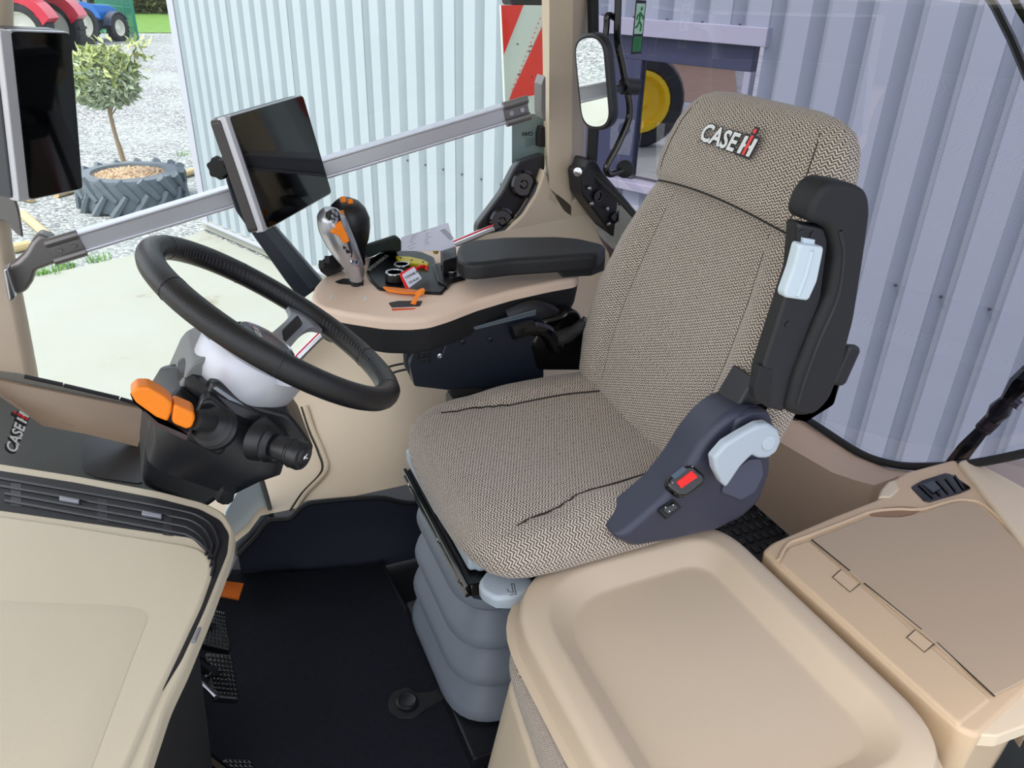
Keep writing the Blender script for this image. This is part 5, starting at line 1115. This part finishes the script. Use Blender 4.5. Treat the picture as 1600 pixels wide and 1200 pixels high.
for q in ((25, 770), (160, 795), (262, 815)): mk('vent_web', *plate(P_([(q[0] - 8, q[1] - 16), (q[0] + 8, q[1] - 14), (q[0] + 8, q[1] + 22), (q[0] - 8, q[1] + 20)], z=DZ + .0015), (0, 0, 1), .0005), mat('web_black', S(24, 25, 29), .4), pod2)
mk('rim_clip', *plate(rnd(P_([(308, 980), (314, 978), (305, 1000), (298, 1002)], z=DZ + .003), .001), (0, 0, 1), .004, .001), mat('clip_grey', S(120, 120, 126), .4), pod2)
mk('console_body', *plate(rnd([p + V((-.03, -.02, -.05)) for p in P_([(-300, 730), (300, 800), (330, 850), (200, 1180), (-400, 1420)], z=DZ)], .02), (0, 0, 1), .60, .004, rb=.01, inset=.04), BLACKM, pod2)

# ------------------------------------------------------------------ floor mat, pedals, tab
matp = [V((-.55, 1.40, .006)), V((-.30, 1.50, .006))] + P_([(362, 888), (440, 893), (530, 888), (600, 880)], z=.006) + P_([(628, 935), (662, 1000), (690, 1060)], z=.006) + P_([(702, 1090), (740, 1165), (758, 1200)], z=.006) + [V((.36, .40, .006)), V((-.55, .40, .006))]
mt = empty('floor_mat', V((-.1, 1.0, 0)), 'black carpet mat with snap fastener covering the cab floor', 'mat')
mk('carpet', *plate(rnd(matp, .01, 3), (0, 0, 1), .014, .004, 3), CARPET, mt)
mk('bound_edge', *tube(cr([p + V((-.004, 0, .001)) for p in matp[5:-1]], 4), .004, 6), BLACKM, mt)
sn = at(636, 1098, z=.008)
mk('snap_tab', *plate(rnd(P_([(606, 1096), (614, 1080), (636, 1072), (650, 1082), (672, 1080), (712, 1066), (720, 1080), (690, 1094), (664, 1108), (648, 1122), (624, 1122), (608, 1112)], z=.009), .008, 4), (0, 0, 1), .004, .002), BLACKM, mt)
mk('snap_button', *lathe([(.022, 0), (.022, .004), (.018, .006), (.015, .004), (0, .004)], sn + V((0, 0, .002)), (0, 0, 1), 26), BLACK, mt)
tbo = mk('pull_tab', *plate(rnd(P_([(340, 906), (381, 911), (373, 936), (336, 929)], z=.06), .002), (.1, -.3, 1), .006, .001), mat('orange_webbing', S(226, 112, 20), .8, bump=.6, bscale=500)); tag(tbo, 'orange webbing pull tab sticking out beside the front console', 'strap')
def pedal(pts, z, label, arm_to):
    n_ = V((.35, -.1, .93)).normalized(); c_ = sum(P_(pts, z=z), V((0, 0, 0))) / len(pts); pl = (n_, c_)
    e_ = empty('pedal', c_, label, 'pedal', 'floor pedals')
    q = P_(pts, pl=pl); mk('pedal_pad', *plate(rnd(q, .01, 4), n_, .016, .004), BLACK, e_)
    b = MB(); u_ = (q[1] - q[0]); v_ = (q[3] - q[0]); nu, nv = 6, 9
    for i in range(nu):
        for j in range(nv):
            s_, t_ = (i + .5 + (j % 2) * .0) / nu, (j + .5) / nv; s_ = .06 + .86 * s_; t_ = .05 + .9 * t_
            c2 = q[0] * (1 - s_) * (1 - t_) + q[1] * s_ * (1 - t_) + q[2] * s_ * t_ + q[3] * (1 - s_) * t_
            b.add(box(c2 + n_ * .001, (u_.length / nu * .62, v_.length / nv * .62, .006), (u_.normalized(), n_.cross(u_.normalized()), n_), .0012, 1))
    b.build('pad_studs', GLOSS, e_, kind='stuff')
    mk('pedal_arm', *tube(cr([c_ - n_ * .012, V(arm_to).lerp(c_, .5) + V((0, 0, .05)), V(arm_to)], 5), .011, 8), GLOSS, e_)
    return e_
pedal([(330, 950), (352, 955), (362, 1016), (316, 1006)], .14, 'black studded brake pedal farther from the camera', (-.30, 1.36, .30))
pd = pedal([(320, 1018), (364, 1022), (376, 1092), (334, 1088)], .14, 'black studded brake pedal nearer the camera', (-.30, 1.22, .30))
pedal([(347, 1184), (396, 1186), (412, 1250), (350, 1250)], .14, 'black studded pedal cut off by the bottom edge of the photo', (-.28, 1.02, .30))
lkb = mk('pedal_latch', *tube([at(315, 1068, z=.13), at(326, 1078, z=.135), at(338, 1090, z=.14)], [.005, .004, .005], 8), SATIN); tag(lkb, 'small metal latch joining the two brake pedals', 'latch')
pf = mk('pedal_box', *box((-.33, 1.31, .14), (.14, .34, .24), None, .01), BLACKM); tag(pf, 'black pedal box in the dark footwell behind the pedals', 'box')

# ------------------------------------------------------------------ folded jump seat with tray back
js2 = empty('jump_seat', V((.56, .60, 0)), 'folded instructor seat with beige tray back and fabric cushion', 'seat')
TZ = .50
def rr2(x0, x1, y0, y1, r_, z, sk=0.0): return rnd([V((x0, y0, z)), V((x1 + .004, y0, z)), V((x1 - .002, y1, z)), V((x0 + .010, y1, z))], [r_, r_, r_ * .8, r_ + .045], 10)
x0, x1, y0, y1 = .346, .778, .335, .856
prof = [(-.014, -.052, .115), (-.004, -.048, .115), (.0, -.030, .115), (.0, -.014, .115), (.005, -.004, .11), (.016, .0, .105), (.034, .0, .095), (.040, -.001, .083), (.044, -.0035, .08), (.070, -.0255, .062), (.0735, -.0275, .06), (.079, -.028, .056)]
mk('tray_back', *rings([rr2(x0 + i_, x1 - i_, y0 + i_, y1 - i_, r_, TZ + h_) for i_, h_, r_ in prof]), mat('tray_sand_plastic', S(196, 179, 156), .5, bump=.12, bscale=900), js2, smooth=45, label='beige tray-shaped seat back')
def jr_(i_, z): return rnd([V((.288 + i_, y0, z)), V((x1 - i_, y0, z)), V((x1 - i_, y1 - .03 - i_, z)), V((.350 + i_, y1 - .03 - i_, z))], [.05, .05, .09, .11], 10)
rs = [jr_(.022, TZ - .054), jr_(.006, TZ - .060), jr_(.0, TZ - .085), jr_(.006, TZ - .115), jr_(.026, TZ - .13)]
soft([[V(p) + V((-.004, -.01, 0)) for p in r] for r in rs], 'seat_cushion', SEATF, js2)
mk('cushion_base', *plate(rnd([V(p) for p in ((.284, .36, TZ - .125), (.77, .36, TZ - .125), (.77, .77, TZ - .125), (.345, .785, TZ - .125))], .06), (0, 0, 1), .32, .014, rb=.01, inset=-.035), BEIGE, js2)

# ------------------------------------------------------------------ storage box at right
bx = empty('storage_box', V((1.05, .6, 0)), 'beige storage box with hinged flat lid and small air vent', 'storage box')
BZ = .50
bo = P_([(1192, 858), (1206, 846), (1300, 806), (1372, 778), (1392, 750), (1416, 736), (1492, 716), (1503, 726), (1606, 864), (1686, 962), (1620, 1066), (1530, 1150), (1500, 1140), (1216, 884)], z=BZ)
mk('box_body', *plate(rnd(bo, .008, 4), (0, 0, 1), .34, .008, 4, rb=.01, inset=.01), BEIGE3, bx)
def ontop(l, h=.0): return P_(l, z=BZ + h)
mk('rim_bead', *tube(cr(ontop([(1216, 876), (1232, 850), (1262, 838), (1330, 812), (1362, 800), (1400, 796), (1440, 796), (1484, 784), (1512, 782), (1540, 792), (1600, 850), (1640, 890)], .001), 5), .0035, 8), BEIGE3, bx)
mk('lid', *plate(rnd(ontop([(1268, 842), (1360, 806), (1405, 808), (1440, 800), (1495, 783), (1525, 784), (1600, 852), (1680, 950), (1600, 1064), (1556, 1086)], .004), [.002, .012, .02, .02, .01, .02, .01, .01, .01, .002], 5), (0, 0, 1), .012, .0025, 3), mat('lid_plastic', S(172, 153, 130), .5, bump=.12, bscale=900), bx, label='flat hinged lid')
mk('finger_recess', *plate(rnd(ontop([(1356, 805), (1380, 793), (1410, 791), (1446, 794), (1424, 804), (1400, 808)], .0015), .008, 4), (0, 0, 1), .004), mat('recess_beige', S(140, 110, 86), .6), bx, smooth=0)
cv = ontop([(1216, 878), (1230, 854), (1264, 842), (1552, 1092), (1500, 1134)], .003)
hc = mk('hinge_cover', *plate(rnd(cv, .006, 4), (0, 0, 1), .014, .006, 4), BEIGE3, bx)
for q in ((1318, 906), (1434, 1000)):
    mk('hinge_knuckle', *plate(rnd(ontop([(q[0] - 17, q[1] - 4), (q[0] - 4, q[1] - 16), (q[0] + 24, q[1] + 6), (q[0] + 10, q[1] + 19)], .0045), .002), (0, 0, 1), .005, .001), BEIGE3, bx)
    mk('hinge_gap', *tube(ontop([(q[0] - 17, q[1] - 4), (q[0] + 10, q[1] + 19), (q[0] + 26, q[1] + 6)], .0042), .0008, 4), SEAM, bx)
    mk('hinge_gap', *tube(ontop([(q[0] - 17, q[1] - 4), (q[0] - 4, q[1] - 16)], .0042), .0008, 4), SEAM, bx)
mk('lid_gap', *tube(ontop([(1268, 843), (1328, 892)], .0035), .0012, 5), SEAM, bx)
mk('lid_gap', *tube(ontop([(1350, 911), (1440, 984)], .0035), .0012, 5), SEAM, bx)
mk('lid_gap', *tube(ontop([(1464, 1004), (1554, 1088)], .0035), .0012, 5), SEAM, bx)
mk('end_panel', *plate(rnd(ontop([(1506, 1122), (1520, 1108), (1606, 1062), (1680, 1040), (1640, 1120), (1560, 1150), (1530, 1148)], -.004), .004), (0, 0, 1), .02, .003), BEIGE, bx)
vn = mk('air_vent', *plate(rnd(ontop([(1423, 760), (1440, 750), (1478, 738), (1490, 742), (1519, 762), (1500, 770), (1452, 784), (1444, 782)], .0025), .006, 4), (0, 0, 1), .006, .002), GLOSS, bx, label='black adjustable air vent')
for k in range(5): mk('vent_slat', *tube(ontop([(1436 + k * 14, 756 - k * 3.4), (1458 + k * 12, 776 - k * 3.2)], .005), .0022, 6, sx=.6), BLACK, vn)
mk('vent_slider', *plate(ontop([(1442, 756), (1458, 750), (1470, 762), (1458, 768)], .0075), (0, 0, 1), .004, .001), mat('slider_grey', S(60, 66, 72), .4), vn)
fl = mk('corner_flap', *plate(rnd(ontop([(1372, 776), (1376, 764), (1388, 750), (1400, 748), (1408, 764), (1392, 778)], .002), .005), (0, 0, 1), .06, .006), BEIGE, bx)
rs_ = mk('side_panel', *plate(rnd(P_([(1498, 719), (1506, 716), (1660, 716), (1700, 960), (1610, 862)], z=BZ + .012), .006), (0, 0, 1), .3, .008), BEIGE); tag(rs_, 'smooth beige side panel at the right edge beyond the storage box', 'panel')
mk('baseboard_left', *box((1.15, .36, .12), (.9, .03, .26), None, .01), BLACKM, kind='structure')
